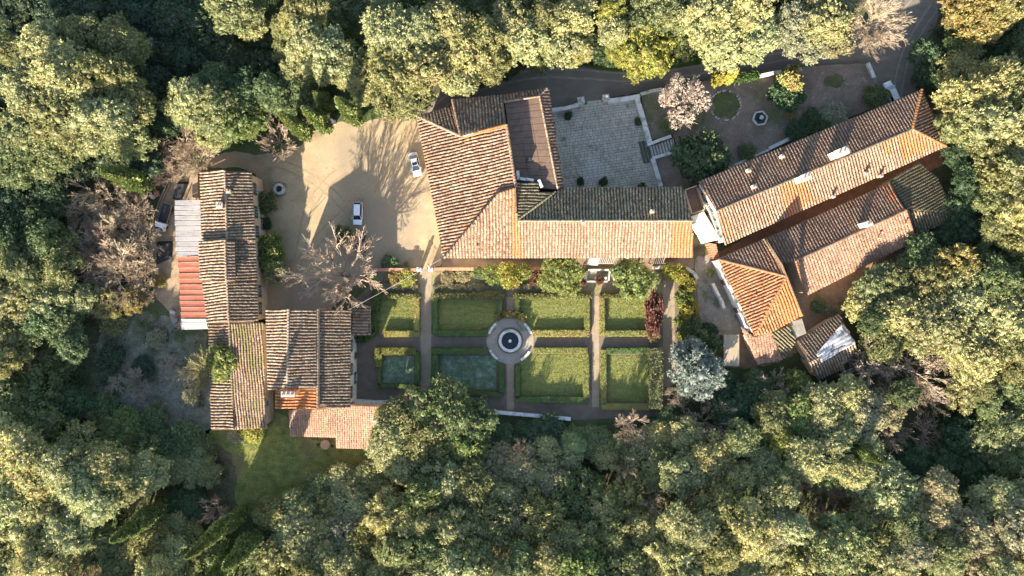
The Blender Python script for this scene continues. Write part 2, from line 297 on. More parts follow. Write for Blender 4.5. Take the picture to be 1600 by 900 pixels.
track([(1400,170),(1405,120),(1420,70),(1460,10)], .013, M['road_track'], .5)
# courtyard paving
CY = [(862,173),(908,163),(945,155),(996,150),(1036,294),(880,300)]
sheet('courtyard_bed', CY, .012, M['joint'])
def inside(p, poly):
    x, y = p; r = False; n = len(poly)
    for i in range(n):
        x1, y1 = poly[i]; x2, y2 = poly[(i+1) % n]
        if (y1 > y) != (y2 > y) and x < (x2-x1)*(y-y1)/(y2-y1)+x1: r = not r
    return r
cyw = [tuple(W(*p).xy) for p in CY]
big_m, small_m = MB(), MB(); rowdir = math.radians(8); R2 = Matrix.Rotation(rowdir, 2); cc = Vector(W(945, 225).xy); stones = []
v = -11.0
while v < 11:
    hgt = random.choice((.42,.5,.6)); u = -13+random.random()*.6
    while u < 13:
        wdt = random.uniform(.5, 1.15); p = cc+R2 @ Vector((u+wdt/2, v+hgt/2))
        if inside(p, cyw): stones.append((p, wdt-.06, hgt-.06))
        u += wdt
    v += hgt
pv = bpy.data.objects.new('courtyard_paving', None); COL.objects.link(pv); pv['kind'] = 'structure'; pv.location = W(945, 225)
for p, a, b in stones: small_m.box((p.x, p.y, .02+random.random()*.02), (a, b, .05), rowdir)
small_m.build('paving_stone', M['stone'], pv, 'stuff')

# ---------------------------------------------------------------- buildings
def building(name, px, py, label, cat='house', group=None): return thing(name, W(px, py), label, cat, group)
class Plane:
    def __init__(s, e0, e1, ze, t, zt):
        a, b, c = W(*e0, ze), W(*e1, ze), W(*t, zt)
        s.n = (b-a).cross(c-a).normalized()
        if s.n.z < 0: s.n = -s.n
        s.p = a; s.u = Vector((0,0,1)).cross(s.n)
        s.u = s.u.normalized(); s.v = s.n.cross(s.u).normalized()    # v points up the slope
    def hit(s, px, py):
        o = Vector((0, 0, CAMH)); d = W(px, py, 0)-o; return o+d*((s.p-o).dot(s.n)/d.dot(s.n))
    def z(s, x, y): return s.p.z-(s.n.x*(x-s.p.x)+s.n.y*(y-s.p.y))/s.n.z
def offset_poly(pts, ds):
    """pts world xy, ds inset per edge i (pt i -> i+1)"""
    n = len(pts); ar = sum(pts[i][0]*pts[(i+1) % n][1]-pts[(i+1) % n][0]*pts[i][1] for i in range(n)); sg = 1 if ar > 0 else -1
    L = []
    for i in range(n):
        a, b = Vector(pts[i][:2]), Vector(pts[(i+1) % n][:2]); d = (b-a).normalized(); nn = Vector((-d.y, d.x))*sg
        L.append((a+nn*ds[i], d))
    out = []
    for i in range(n):
        (p, d), (q, e) = L[i-1], L[i]; cr = d.x*e.y-d.y*e.x
        out.append(q if abs(cr) < 1e-4 else p+d*(((q.x-p.x)*e.y-(q.y-p.y)*e.x)/cr))
    return out
TP = .565
def tiles(pl, poly3, parent, m, pitch=.545, step=.46, patches=(), wfac=.64, hfac=1.0, tint=(0, 1), miss=.0, name='roof_tiles'):
    P = [((p-pl.p).dot(pl.u), (p-pl.p).dot(pl.v)) for p in poly3]
    us = [q[0] for q in P]; V = []; F = []; TI = []; NW = []; n = len(P)
    c = int(min(us)/pitch)-1
    T = np.array([(-.5, 0, 0), (-.26, 0, .85), (.26, 0, .85), (.5, 0, 0), (-.44, 1, 0), (-.22, 1, .8), (.22, 1, .8), (.44, 1, 0)])
    FT = np.array([(0,1,5,4), (1,2,6,5), (2,3,7,6), (0,3,2,1)])
    pos = []
    while c*pitch < max(us):
        u = (c+.5)*pitch; xs = []
        for i in range(n):
            (a, b), (a2, b2) = P[i], P[(i+1) % n]
            if (a > u) != (a2 > u): xs.append(b+(b2-b)*(u-a)/(a2-a))
        xs.sort(); ph = random.random()*.06
        for k in range(0, len(xs)-1, 2):
            v0, v1 = xs[k], xs[k+1]; L = v1-v0
            if L < .25: continue
            m_ = max(1, round(L/step)); st = L/m_
            for j in range(m_): pos.append((u, v0+j*st-.03, min(st+.07, L-j*st+.02), j))
        c += 1
    if not pos: return None
    A = np.array(pos); N = len(A); J = RNG.normal(size=(N, 4))
    wd_ = pitch*wfac*(1+J[:, 0]*.04); h = .17*hfac*(1+J[:, 1]*.06); yaw = J[:, 2]*.05
    X = T[None, :, 0]*wd_[:, None]; Y = T[None, :, 1]*A[:, 2][:, None]; Z = T[None, :, 2]*h[:, None]+.02+.055*(1-T[None, :, 1])*(A[:, 3] > 0)[:, None]
    X = X+Y*yaw[:, None]+(J[:, 3]*.018)[:, None]
    X = X+(.05*np.sin(A[:, 1]*.8+A[:, 0]*.5))[:, None]; Z = Z+(.035*np.sin(A[:, 0]*.7+A[:, 1]*.45)+.02)[:, None]
    U = A[:, 0][:, None]+X; Vv = A[:, 1][:, None]+Y
    L0 = origin(parent); pu, pvv, pn = [np.array(q) for q in (pl.u, pl.v, pl.n)]; base = np.array(pl.p-L0)
    Wd = base+U[..., None]*pu+Vv[..., None]*pvv+Z[..., None]*pn
    F = (FT[None]+np.arange(N)[:, None, None]*8).reshape(-1, 4)
    rowb = {q: random.gauss(0, .07) for q in set(A[:, 0])}
    wav = .05*np.sin(A[:, 1]*.9+A[:, 0]*.35)+.04*np.sin(A[:, 0]*.8)
    ti = np.clip(np.array([.5+rowb[q] for q in A[:, 0]])+RNG.normal(size=N)*.27-(RNG.random(N) < .06)*.5, 0, 1)*(tint[1]-tint[0])+tint[0]
    nw = (RNG.random(N) < .012)*.7
    if patches:
        cen = Wd.mean(axis=1)+np.array(L0)
        kx = CAMH/(PX*(CAMH-cen[:, 2])); qx = 800+cen[:, 0]*kx; qy = 450-cen[:, 1]*kx
        for poly, dens in patches:
            for i in range(N):
                if inside((qx[i]+random.gauss(0, .6), qy[i]+random.gauss(0, 1.5)), poly) and random.random() < dens: nw[i] = random.uniform(.7, 1)
    me = npmesh(name, Wd.reshape(-1, 3), F, {'tint': np.repeat(ti, 4), 'new': np.repeat(nw, 4)})
    return link(name, me, m, parent, 'stuff')
def ridge(parent, a, b, m, r=.2, name='ridge_tiles', t=(.2, .75)):
    a, b = Vector(a), Vector(b); L = (b-a).length; k = max(1, round(L/.5)); d = (b-a)/k; dn = d.normalized(); s = dn.cross(Vector((0,0,1))).normalized(); up = s.cross(dn)
    V = []; F = []; TI = []; L0 = origin(parent)
    for i in range(k):
        o = len(V); q = a+d*i-L0
        for e, rr, lift in ((0, r*1.08, .05), (1.08, r*.9, 0)):
            for g_ in range(5):
                an = math.pi*g_/4; V.append(q+d*e+s*(math.cos(an)*rr*1.1)+up*(math.sin(an)*rr+lift+.06))
        F += [(o+g_, o+g_+1, o+5+g_+1, o+5+g_) for g_ in range(4)]; TI += [random.uniform(*t)]*4
    me = npmesh(name, V, F, {'tint': TI, 'new': [0]*len(F)}); return link(name, me, m, parent, 'stuff')
def slope(B, outline, eave, top, m, shared=(), wall='plaster', inset=.45, z0=0, pan='pan', thick=.16, tile=True, roofname='roof', **kw):
    pl = Plane(eave[0], eave[1], eave[2], top[0], top[1]); P3 = [pl.hit(*p) for p in outline]
    mb = MB(); mb.prism([(p.x, p.y) for p in P3], [p.z-thick for p in P3], [p.z for p in P3])
    rf = mb.build(roofname, M[pan] if isinstance(pan, str) else pan, B)
    if tile: tiles(pl, P3, rf, m, **kw)
    if wall:
        ds = [0.0 if i in shared else inset for i in range(len(P3))]
        q = offset_poly([(p.x, p.y) for p in P3], ds)
        w = MB(); w.prism([(p.x, p.y) for p in q], z0, [pl.z(p.x, p.y)-thick-.02 for p in q]); w.build('wall', M[wall], B)
        pl.foot = q
    pl.P3 = P3; pl.roof = rf
    return pl
def window(B, a, b, t, z, w=1.0, h=1.5, shut=True, door=False, wallmat=None):
    """window or door on the wall line a->b (world xy, outside on the right hand)"""
    a, b = Vector(a[:2]), Vector(b[:2]); d = (b-a).normalized(); nrm = Vector((d.y, -d.x)); c = a.lerp(b, t); rz = math.atan2(d.y, d.x)
    f = MB(); q = c+nrm*.02; f.box((q.x, q.y, z), (w+.24, .14, h+.24), rz); fo = f.build('door_frame' if door else 'window', M['trim'], B)
    p = MB(); q = c+nrm*.075; p.box((q.x, q.y, z), (w, .06, h), rz); p.build('door_leaf' if door else 'pane', M['doorwood'] if door else M['glass'], fo)
    if not door:
        m_ = MB(); q = c+nrm*.11; m_.box((q.x, q.y, z), (.05, .03, h), rz); m_.box((q.x, q.y, z+.1), (w, .032, .05), rz); m_.build('glazing_bar', M['whitemetal'], fo)
        if shut:
            for s in (-1, 1):
                k = MB(); q = c+nrm*.12+d*s*(w*.78+.05); k.box((q.x, q.y, z), (w*.5, .05, h), rz); k.build('shutter', M['shutter'], fo)
        sl = MB(); q = c+nrm*.13; sl.box((q.x, q.y, z-h/2-.16), (w+.4, .3, .08), rz); sl.build('sill', M['trim'], fo)
def chimney(B, pl, px, py, w=.9, d=.7, h=1.3, rz=0.0, m='plaster', cap='tile'):
    p = pl.hit(px, py); mb = MB(); mb.box((p.x, p.y, p.z+h/2-.3), (w, d, h+.6), rz); ch = mb.build('chimney', M[m], B)
    c2 = MB(); c2.box((p.x, p.y, p.z+h+.06), (w+.25, d+.25, .1), rz); c2.build('chimney_cap', M['trim'], ch)
    for s in (-1, 1):
        R = Matrix.Rotation(rz, 3, 'Z'); q = p+R @ Vector((s*w*.22, 0, 0)); k = MB(); k.lathe((q.x, q.y, p.z+h+.1), [(.13, 0), (.11, .3), (.16, .32), (.16, .38), (0, .42)], 8); k.build('chimney_pot', M['brick'], ch)
    return ch
def vent(B, pl, px, py, h=.9):
    p = pl.hit(px, py); mb = MB(); mb.lathe((p.x, p.y, p.z-.1), [(.11, 0), (.11, h), (.2, h+.02), (.2, h+.1), (0, h+.2)], 8); mb.build('vent_pipe', M['brick'], B)

# --- A: long farmhouse on the left
A = building('farmhouse', 355, 390, 'long old farmhouse with worn beige tiled roofs beside the red metal lean-to')
aN1 = slope(A, [(313,268),(351.5,267),(355,376),(316,376)], ((313,268),(316,376),6.4), ((353,320),7.9), T_pale, {1,2}, 'ochre')
aN2 = slope(A, [(351.5,267),(393,268),(399,376),(355,376)], ((393,268),(399,376),6.9), ((353,320),7.9), T_dark, {2,3}, 'ochre')
aM1 = slope(A, [(310.5,376),(352,375),(354,440),(313,440)], ((310.5,376),(313,440),7.4), ((353,408),8.9), T_pale, {1}, 'ochre')
aM2 = slope(A, [(352,375),(366.5,377),(368,439),(354,440)], ((366.5,377),(368,439),8.45), ((353,408),8.9), T_pale, {3}, 'ochre')
aE = slope(A, [(367,376),(399,376),(402,440),(369,440)], ((399,376),(402,440),6.5), ((367,408),7.2), T_dark, {0,2,3}, 'ochre')
aS1 = slope(A, [(317,440),(355,440),(358,505),(324,505)], ((317,440),(324,505),6.2), ((356.5,472),7.6), T_pale, {0,1}, 'ochre')
aS2 = slope(A, [(355,440),(402,440),(403.5,504),(358,505)], ((402,440),(403.5,504),6.5), ((356.5,472),7.6), T_dark, {0,3}, 'ochre')
for p_, q_, mm in (((351.5,267),(355,376),T_pale), ): ridge(A, aN1.hit(*p_), aN1.hit(*q_), mm)
ridge(A, aM1.hit(352,375), aM1.hit(354,440), T_pale); ridge(A, aS1.hit(355,440), aS1.hit(358,505), T_pale)
chimney(A, aN1, 347, 322, .9, .9, 1.2, 0, 'brick'); chimney(A, aN2, 360, 300, .5, .5, 1.0)
f = aN2.foot
for t, z in ((.15, 4.6), (.45, 4.6), (.8, 4.6), (.3, 1.6)): window(A, f[2], f[1], t, z)
f = aS2.foot
for t, z in ((.3, 4.2), (.75, 4.2)): window(A, f[2], f[1], t, z)
# --- B: lower wing to the south of it
B_ = building('tiled_barn', 370, 590, 'long barn roof half hidden by an olive-brown bare tree, moss on its tiles', 'barn')
bW = slope(B_, [(326,506),(358,506),(366,671),(331,672)], ((326,506),(331,672),4.6), ((362,588),5.8), T_dark, {1}, 'ochre')
bE = slope(B_, [(358.5,506),(411,504),(416,668),(366,671)], ((366,671),(416,668),5.3), ((385,504),6.7), T_moss, {3}, 'ochre', wfac=.66, hfac=.8, pitch=.5, step=.42)
ridge(B_, bE.hit(358.5,506), bE.hit(366,671), T_olive)
f = bE.foot
for t in (.2, .5, .8): window(B_, f[2], f[1], t, 3.4, .8, 1.1, False)
window(B_, f[2], f[1], .35, 1.1, 1.1, 2.1, door=True)
# --- lean-to roofs, sheet by sheet
def lean_to(name, label, quad, zl, zr, n, m, extra=None, gap=.02, corr=True):
    """quad px: NW, NE, SE, SW ; sheets stacked from north to south, each running west-east"""
    T = thing(name, W(*quad[0]), label, 'lean-to'); nw, ne, se, sw = [W(*q, z) for q, z in zip(quad, (zl, zr, zr, zl))]
    for i in range(n):
        a, b = nw.lerp(sw, i/n), nw.lerp(sw, (i+1)/n-gap/2); c_, d_ = ne.lerp(se, (i+1)/n-gap/2), ne.lerp(se, i/n)
        k = 10 if corr else 2; mb = MB(); vs = []
        off = random.uniform(-.12, .12); lift = .03*(i % 2)+random.uniform(0, .02)
        for j in range(k+1):
            zz = lift+(.05 if j % 2 else 0) if corr else lift+(.1 if j == 0 else 0)
            for p, q in ((a, b), (d_, c_)):
                r_ = p.lerp(q, j/k); vs.append((r_.x+off*(p is a), r_.y, r_.z+zz))
        mb.add(vs, [(2*j, 2*j+2, 2*j+3, 2*j+1) for j in range(k)]); o = mb.build('metal_sheet', m, T)
        sm = o.modifiers.new('thickness', 'SOLIDIFY'); sm.thickness = .03
        if not corr:
            s2 = MB(); s2.tube([d_+Vector((0,0,.07+lift)), a+Vector((off,0,.07+lift))], .035, 5); s2.build('seam', M['whitemetal'], o)
    for p in (nw, nw.lerp(sw, .5), sw): MB().box((p.x+.3, p.y-(.3 if p is nw else -.3 if p is sw else 0), zl/2), (.16, .16, zl)).build('post', M['wood'], T)
    MB().box(((nw.x+sw.x)/2+.3, (nw.y+sw.y)/2, zl-.12), (.14, (nw-sw).length, .16), math.atan2(sw.x-nw.x, nw.y-sw.y)).build('beam', M['wood'], T)
    return T
lean_to('zinc_lean_to', 'grey corrugated metal lean-to against the farmhouse, beside the small white truck', [(273,313),(313,312),(315.5,401),(275.5,401)], 3.0, 4.2, 11, M['greymetal'])
lean_to('red_lean_to', 'rust-red sheet metal lean-to with pale seams against the farmhouse', [(278,402),(311,401),(323,497),(283,497)], 3.0, 4.2, 11, M['redmetal'], corr=False)
lean_to('white_lean_to', 'short whitish sheet roof at the lower end of the red metal lean-to', [(283,498),(322,498),(325,514),(283,515)], 2.8, 3.8, 3, M['whitemetal'])
# --- C: tall house lower left
C_ = building('tall_house', 485, 560, 'tall house with ridged beige roofs left of the formal garden, cypress shadow across it')
cW = slope(C_, [(416,483),(451,483),(449,606),(419,609)], ((416,483),(419,609),9.0), ((450,545),10.4), T_pale, {1}, 'plaster')
cE = slope(C_, [(451,483),(494,483.6),(494,608),(449,606)], ((494,483.6),(494,608),9.5), ((450,545),10.4), T_pale, {1,3}, 'plaster')
cR = slope(C_, [(498,483.5),(548,484),(547.5,637),(498.5,636.5)], ((548,484),(547.5,637),7.2), ((498,560),8.6), T_dark, {3}, 'plaster')
cS = slope(C_, [(430.5,610),(494,609),(495,637.5),(430.5,638)], ((430.5,610),(430.5,638),6.6), ((495,622),7.3), T_orange, {0,1}, 'plaster', pan='pan_orange')
pa, pb = W(496, 483, 9.3), W(496.3, 637, 9.3)
mb = MB(); mb.box(((pa.x+pb.x)/2, (pa.y+pb.y)/2, 4.65), (.3, (pa-pb).length, 9.3), 0); mb.build('parapet', M['ochre'], C_)
ridge(C_, cW.hit(451,483), cW.hit(449,606), T_pale); ridge(C_, pa+Vector((0,0,-.02)), pb+Vector((0,0,-.02)), T_pale, .16)
for x in (454, 460.5, 467): chimney(C_, cS, x, 611, .62, .75, 3.9, 0, 'brick')
f = cR.foot
for t, z in ((.12, 4.8), (.37, 4.8), (.63, 4.8), (.88, 4.8), (.25, 1.7), (.75, 1.7)): window(C_, f[2], f[1], t, z)
window(C_, f[2], f[1], .5, 1.15, 1.2, 2.3, door=True)
an = building('garden_annex', 565, 500, 'small tiled annex at the top left corner of the formal garden', 'outbuilding')
slope(an, [(551.5,477),(578.7,477.4),(579,524),(549.5,523)], ((578.7,477.4),(579,524),4.0), ((550,500),4.9), T_dark, set(), 'plaster')
te = building('terracotta_annex', 525, 665, 'low annex with a flat pinkish terracotta roof marked by tree shadow', 'outbuilding')
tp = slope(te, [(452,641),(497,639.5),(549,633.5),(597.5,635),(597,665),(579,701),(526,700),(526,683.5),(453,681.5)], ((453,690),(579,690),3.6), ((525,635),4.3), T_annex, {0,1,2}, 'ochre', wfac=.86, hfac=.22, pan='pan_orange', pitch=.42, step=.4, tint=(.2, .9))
chimney(te, tp, 586, 655, .6, .6, .7, 0, 'brick')
# --- D: main villa
V_ = building('villa', 800, 290, 'large L-shaped villa with a sunken roof terrace above the formal garden', 'villa')
zE = 9.0
pw = ((651,181),(693,403)); 
vW = slope(V_, [(651,181),(720,213),(791.5,195),(806,293),(778,302),(693,403)], (*pw, 8.6), ((800,250),12.6), T_main, {0,1,2,3,4}, 'plaster', patches=[([(722,206),(792,190),(792,203),(722,219)], .7), ([(655,185),(661,183),(700,400),(694,402)], .12)])
vN1 = slope(V_, [(651,181),(706.5,166),(720,213)], ((651,181),(706.5,166),9.2), ((720,213),10.2), T_dark, {1,2}, 'plaster')
vN2 = slope(V_, [(707,156),(785,148.5),(791.5,195),(720,213)], ((707,156),(785,148.5),10.2), ((756,204),11.6), T_dark, {1,2}, 'plaster')
vN3 = slope(V_, [(785,148.5),(854,138.5),(843,150.5),(787,159.5)], ((785,148.5),(854,138.5),9.6), ((815,155),10.1), T_main, {0,1,3}, 'plaster', inset=.35)
vEb = slope(V_, [(854,138.5),(857,138.5),(880.5,292),(871.5,295),(843,150.5)], ((857,138.5),(880.5,292),9.4), ((857,222),10.1), T_main, {0,3,4}, 'plaster', inset=.35)
vS1 = slope(V_, [(693,403),(778,302),(806,293),(808,345),(809,403)], ((693,403),(809,403),zE), ((808,345),11.2), T_main, {0,1,2,3}, 'plaster', pan='pan', hfac=.85, patches=[([(798,297),(807,294),(812,403),(800,403)], .92)])
vS2 = slope(V_, [(809,345),(1082,345),(1083,402),(809.5,403)], ((809,403),(1083,402.5),zE), ((900,345),11.2), T_main, {0,3}, 'plaster', hfac=.8, patches=[([(809,345),(815,345),(817,403),(809,403)], .9), ([(1048,344),(1083,344),(1083,403),(1050,403)], .97)], tint=(.25,1))
vNw = slope(V_, [(880,293.5),(1067,292),(1081,344.5),(809,344.5)], ((880,293.5),(1067,292),9.9), ((940,344.5),11.2), T_north, {2}, 'plaster', pan='pan_olive')
vEs = slope(V_, [(807,286),(841,286),(842,300),(868,300),(809,343)], ((868,286),(868,343),10.0), ((808,300),11.4), T_olive, {0,1,2,3,4}, None)
ridge(V_, vS2.hit(809,345), vS2.hit(1082,345), T_pale); ridge(V_, vW.hit(651,181), vW.hit(720,213), T_pale, .24); ridge(V_, vW.hit(720,213), vW.hit(791.5,195), T_orange, .24)
ridge(V_, vW.hit(693,403), vW.hit(778,302), T_main, .24); ridge(V_, vW.hit(778,302), vW.hit(806,293), T_main, .24); ridge(V_, vW.hit(791.5,195), vW.hit(806,293), T_main, .24)
ridge(V_, vN2.hit(707,156), vN2.hit(720,213), T_main, .22, t=(0,.4)); ridge(V_, vEs.hit(868,300), vEs.hit(809,343), T_olive, .2)
ridge(V_, vN3.hit(854,138.5), vN3.hit(843,150.5), T_main, .2); ridge(V_, vEb.hit(843,150.5), vEb.hit(871.5,295), T_pale, .16); ridge(V_, vN3.hit(787,159.5), vN3.hit(843,150.5), T_pale, .16)
# sunken terrace
zt = 9.7; tq = [W(*p, zt) for p in ((788.5,160),(843,151),(871,296),(807,291))]
mb = MB(); mb.prism([(p.x, p.y) for p in tq], 0, zt-.1); tb = mb.build('terrace_slab', M['joint'], V_)
tm = mat('brown_terrace_tiles', [(.3,(.12,.08,.06)),(.6,(.165,.11,.08)),(.8,(.21,.15,.11))], 1.2, .9, .01, 8, fine=(6,.15), big=[(.4,(.11,.085,.07),.5,.7)])
for i in range(14):
    for j in range(3):
        a = tq[0].lerp(tq[3], (i+.03)/14); b = tq[1].lerp(tq[2], (i+.03)/14); c_ = tq[1].lerp(tq[2], (i+.97)/14); d_ = tq[0].lerp(tq[3], (i+.97)/14)
        pp = [a.lerp(b, (j+.012)/3), a.lerp(b, (j+.988)/3), d_.lerp(c_, (j+.988)/3), d_.lerp(c_, (j+.012)/3)]
        MB().prism([(p.x, p.y) for p in pp], zt-.1, zt+random.random()*.02).build('terrace_panel', tm, tb)
# terrace parapets: low walls where the roofs stand above it, white stone pieces at the south
for (x0, y0, x1, y1, w_) in ((842,284,846,291,.5),(824,281.5,832,281.5,.45),(813,280.5,821,280.5,.45),(809,270,810,279,.5)):
    a, b = W(x0, y0, 9.6), W(x1, y1, 10.6); d = b-a; MB().box(((a.x+b.x)/2, (a.y+b.y)/2, 10.1), (max(d.length, .5), w_, 1.3), math.atan2(d.y, d.x)).build('parapet_block', M['whitewall'], V_)
for x, y in ((826,250),): 
    p = W(x, y, 10.2); MB().box((p.x, p.y, zt+.5), (.8, .5, 1.0), .5).build('roof_vent_box', M['blacktrim'], V_)
chimney(V_, vS2, 1018, 331, .4, .4, .8); chimney(V_, vS2, 910, 348, .5, .5, .8, 0, 'brick')
vent(V_, vW, 742, 352); vent(V_, vS1, 745, 385, .5)
f = vW.foot; 
for t in (.1, .28, .46, .64, .82): window(V_, f[0], f[5], t, 6.0, 1.1, 1.7); window(V_, f[0], f[5], t+.03, 2.0, 1.1, 1.6)
f = vS2.foot
for k in range(11): window(V_, f[3], f[2], (k+.5)/11, 6.2, 1.1, 1.7)
for k in range(11): window(V_, f[3], f[2], (k+.5)/11, 1.5, 1.3, 2.5, door=(k % 2 == 0))
f = vNw.foot
for k in range(6): window(V_, f[1], f[0], (k+.5)/6, 5.9, 1.0, 1.6)
f = vEb.foot
for k in range(4): window(V_, f[2], f[1], (k+.5)/4, 5.7, 1.0, 1.6)
# --- E: long right-hand house
E_ = building('long_house', 1285, 270, 'long slanting house with an orange-patched ridge roof right of the villa')
eNW = slope(E_, [(1091,284),(1439.6,140.5),(1425,201.5),(1119,329)], ((1091,284),(1439.6,140.5),7.9), ((1272,265),9.0), T_main, {1,2}, 'white', tint=(.3,1))
eE = slope(E_, [(1439.6,140.5),(1478,225),(1425,201.5)], ((1439.6,140.5),(1478,225),7.5), ((1425,201.5),9.0), T_main, {1,2}, 'white')
eSE = slope(E_, [(1119,329),(1425,201.5),(1478,228.5),(1133,382.5)], ((1478,228.5),(1133,382.5),7.2), ((1272,265),9.0), T_main, {0,1}, 'white', hfac=.8, tint=(.3,1),
   patches=[([(1120,332),(1133,326),(1148,362),(1138,380),(1128,360)], .7), ([(1219,292),(1262,276),(1272,312),(1228,335)], .9), ([(1222,330),(1240,325),(1245,332),(1228,342)], .6), ([(1402,212),(1425,201),(1440,215),(1437,240),(1412,252)], .95), ([(1436,212),(1478,228),(1440,246),(1432,225)], .5), ([(1378,224),(1392,218),(1396,240),(1384,245)], .6), ([(1225,325),(1300,296),(1302,300),(1228,332)], .4)])
ridge(E_, eNW.hit(1119,329), eNW.hit(1425,201.5), T_dark, .22, t=(0,.3)); ridge(E_, eNW.hit(1439.6,140.5), eNW.hit(1425,201.5), T_orange, .24); ridge(E_, eSE.hit(1425,201.5), eSE.hit(1478,228.5), T_orange, .24)
ang = math.atan2(127.5, 306)
chimney(E_, eSE, 1248, 281, 1.5, 1.0, 3.2, ang, 'white'); chimney(E_, eNW, 1303, 243, 2.0, 1.2, 3.0, ang, 'plaster'); chimney(E_, eSE, 1314, 239, 1.1, .9, 1.6, ang, 'white')
for x, y in ((1167,268),(1219,246),(1175,293)): chimney(E_, eNW, x, y, .5, .5, 1.0, ang, 'plaster')
for x, y in ((1299,308),(1373,276),(1350,272)): chimney(E_, eSE, x, y, .35, .35, .8, ang, 'brick')
f = eNW.foot
for k in range(3): window(E_, f[0], f[3], (k+.6)/3.4, 5.2, .9, 1.4)
f2 = eSE.foot; 
for k in range(3): window(E_, f2[0], f2[3], (k+.35)/3.4, 5.2, .9, 1.4)
for k in range(3): window(E_, f2[0], f2[3], (k+.35)/3.4, 2.0, .9, 1.4)
for k in range(9): window(E_, f2[3], f2[2], (k+.5)/9, 5.0, .9, 1.4)
for k in range(9): window(E_, f[1], f[0], (k+.5)/9, 5.0, .9, 1.4)
# balcony and small white terrace at its west end
bt = building('corner_balcony', 1090, 308, 'small brown balcony with a chair where the villa and the slanting house meet', 'balcony')
q = [W(*p, 4.2) for p in ((1069,297),(1089,290),(1100,328),(1080,335))]
MB().prism([(p.x, p.y) for p in q], 0, 4.1).build('wall', M['ochre'], bt); MB().prism([(p.x, p.y) for p in offset_poly([(p.x, p.y) for p in q], [.2]*4)], 4.1, 4.16).build('floor', tm, bt)
for i in range(4):
    a, b = q[i], q[(i+1) % 4]; d = b-a; MB().box(((a.x+b.x)/2, (a.y+b.y)/2, 4.5), (d.length-.2, .16, .8), math.atan2(d.y, d.x)).build('parapet', M['ochre'], bt)
wt = building('white_terrace', 1105, 345, 'whitewashed terrace with a green awning frame at the near end of the slanting house', 'terrace')
q = [W(*p, 3.6) for p in ((1080,338),(1100,330),(1126,374),(1104,379))]
MB().prism([(p.x, p.y) for p in q], 0, 3.5).build('wall', M['white'], wt); MB().prism([(p.x, p.y) for p in offset_poly([(p.x, p.y) for p in q], [.15]*4)], 3.5, 3.56).build('floor', M['white'], wt)
for k in range(4):
    a = q[3].lerp(q[2], .1+.25*k)+Vector((.1, .6, 0)); MB().tube([a+Vector((0,0,0)), a+Vector((0,0,1.1))], .05, 6).build('post', M['shutter'], wt)
a, b = q[3]+Vector((.2,.6,1.1)), q[2]+Vector((-.3,.5,1.1)); MB().tube([a, b], .05, 6).build('rail', M['shutter'], wt)
# stairs (orange brick) down to the yard
st = building('brick_stairs', 1117, 396, 'flight of orange brick steps between the white terrace and the hipped house', 'stairs')
for k in range(8):
    a = W(1114+k*.9, 382+k*3.6, 3.3-k*.35); MB().box((a.x, a.y, (3.3-k*.35)/2), (1.3, .3, 3.3-k*.35), -.2).build('step', M['brick'], st)
# --- F: hipped house
F_ = building('hipped_house', 1185, 455, 'hipped house with bright orange tiles and a blazing white side wall')
fN = slope(F_, [(1122,405),(1193,373.5),(1229,432)], ((1122,405),(1193,373.5),7.4), ((1229,432),8.6), T_main, {1,2}, 'white', tint=(.35,1))
fW = slope(F_, [(1122,405),(1229,432),(1200,478),(1179,525.5)], ((1122,405),(1179,525.5),6.4), ((1229,432),8.6), T_rust, {0,1,2}, 'white', pan='pan_orange', patches=[([(1122,405),(1229,432),(1179,525)], .12)])
fS = slope(F_, [(1229,432),(1253.5,493),(1203,520),(1181,524.5),(1200,478)], ((1253.5,493),(1181,528),6.4), ((1229,432),8.6), T_orange, {0,3,4}, 'white', pan='pan_orange', hfac=.8, patches=[([(1229,432),(1253,493),(1225,508),(1215,460)], .9)])
fE = slope(F_, [(1193,373.5),(1196,371.5),(1222,412),(1254.5,493),(1253.5,493),(1229,432)], ((1196,371.5),(1254.5,493),7.4), ((1226,432),8.2), T_main, {4,5}, None)
ridge(F_, fN.hit(1122,405), fN.hit(1229,432), T_rust, .24); ridge(F_, fW.hit(1229,432), fW.hit(1180,524), T_orange, .22); ridge(F_, fN.hit(1193,373.5), fN.hit(1229,432), T_dark, .22); ridge(F_, fS.hit(1229,432), fS.hit(1253.5,493), T_orange, .22)
vent(F_, fW, 1180, 461, .6)
f = fW.foot
for k, z in ((.18, 4.6), (.27, 4.6), (.52, 4.4), (.77, 4.6), (.86, 4.6)): window(F_, f[0], f[3], k, z, .9, 1.3)
for k in (.3, .7): window(F_, f[0], f[3], k, 1.2, 1.0, 2.1, door=True)
fa = building('pink_annex', 1190, 540, 'low annex with a pinkish roof mottled by tree shade below the hipped house', 'outbuilding')
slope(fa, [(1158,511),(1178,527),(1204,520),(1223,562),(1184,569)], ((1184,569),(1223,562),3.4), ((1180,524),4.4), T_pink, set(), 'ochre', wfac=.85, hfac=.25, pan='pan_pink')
fb = building('dark_tiled_annex', 1225, 533, 'small mossy dark tiled annex touching the orange hipped roof', 'outbuilding')
slope(fb, [(1205,520),(1232,508),(1244,532),(1225,561)], ((1225,561),(1244,540),3.8), ((1205,518),4.8), T_olive, set(), 'ochre', pan='pan_olive')
fc = building('concrete_shed', 1247, 513, 'small flat grey concrete roofed shed at the corner of the orange hip', 'shed')
qq = [W(*p, 4.0) for p in ((1234,504),(1253,497.5),(1260,521),(1241,529))]; MB().prism([(p.x, p.y) for p in qq], 3.85, 4.0).build('roof', M['yard_grey'], fc); MB().prism([(p.x, p.y) for p in offset_poly([(p.x, p.y) for p in qq], [.25]*4)], 0, 3.84).build('wall', M['ochre'], fc)
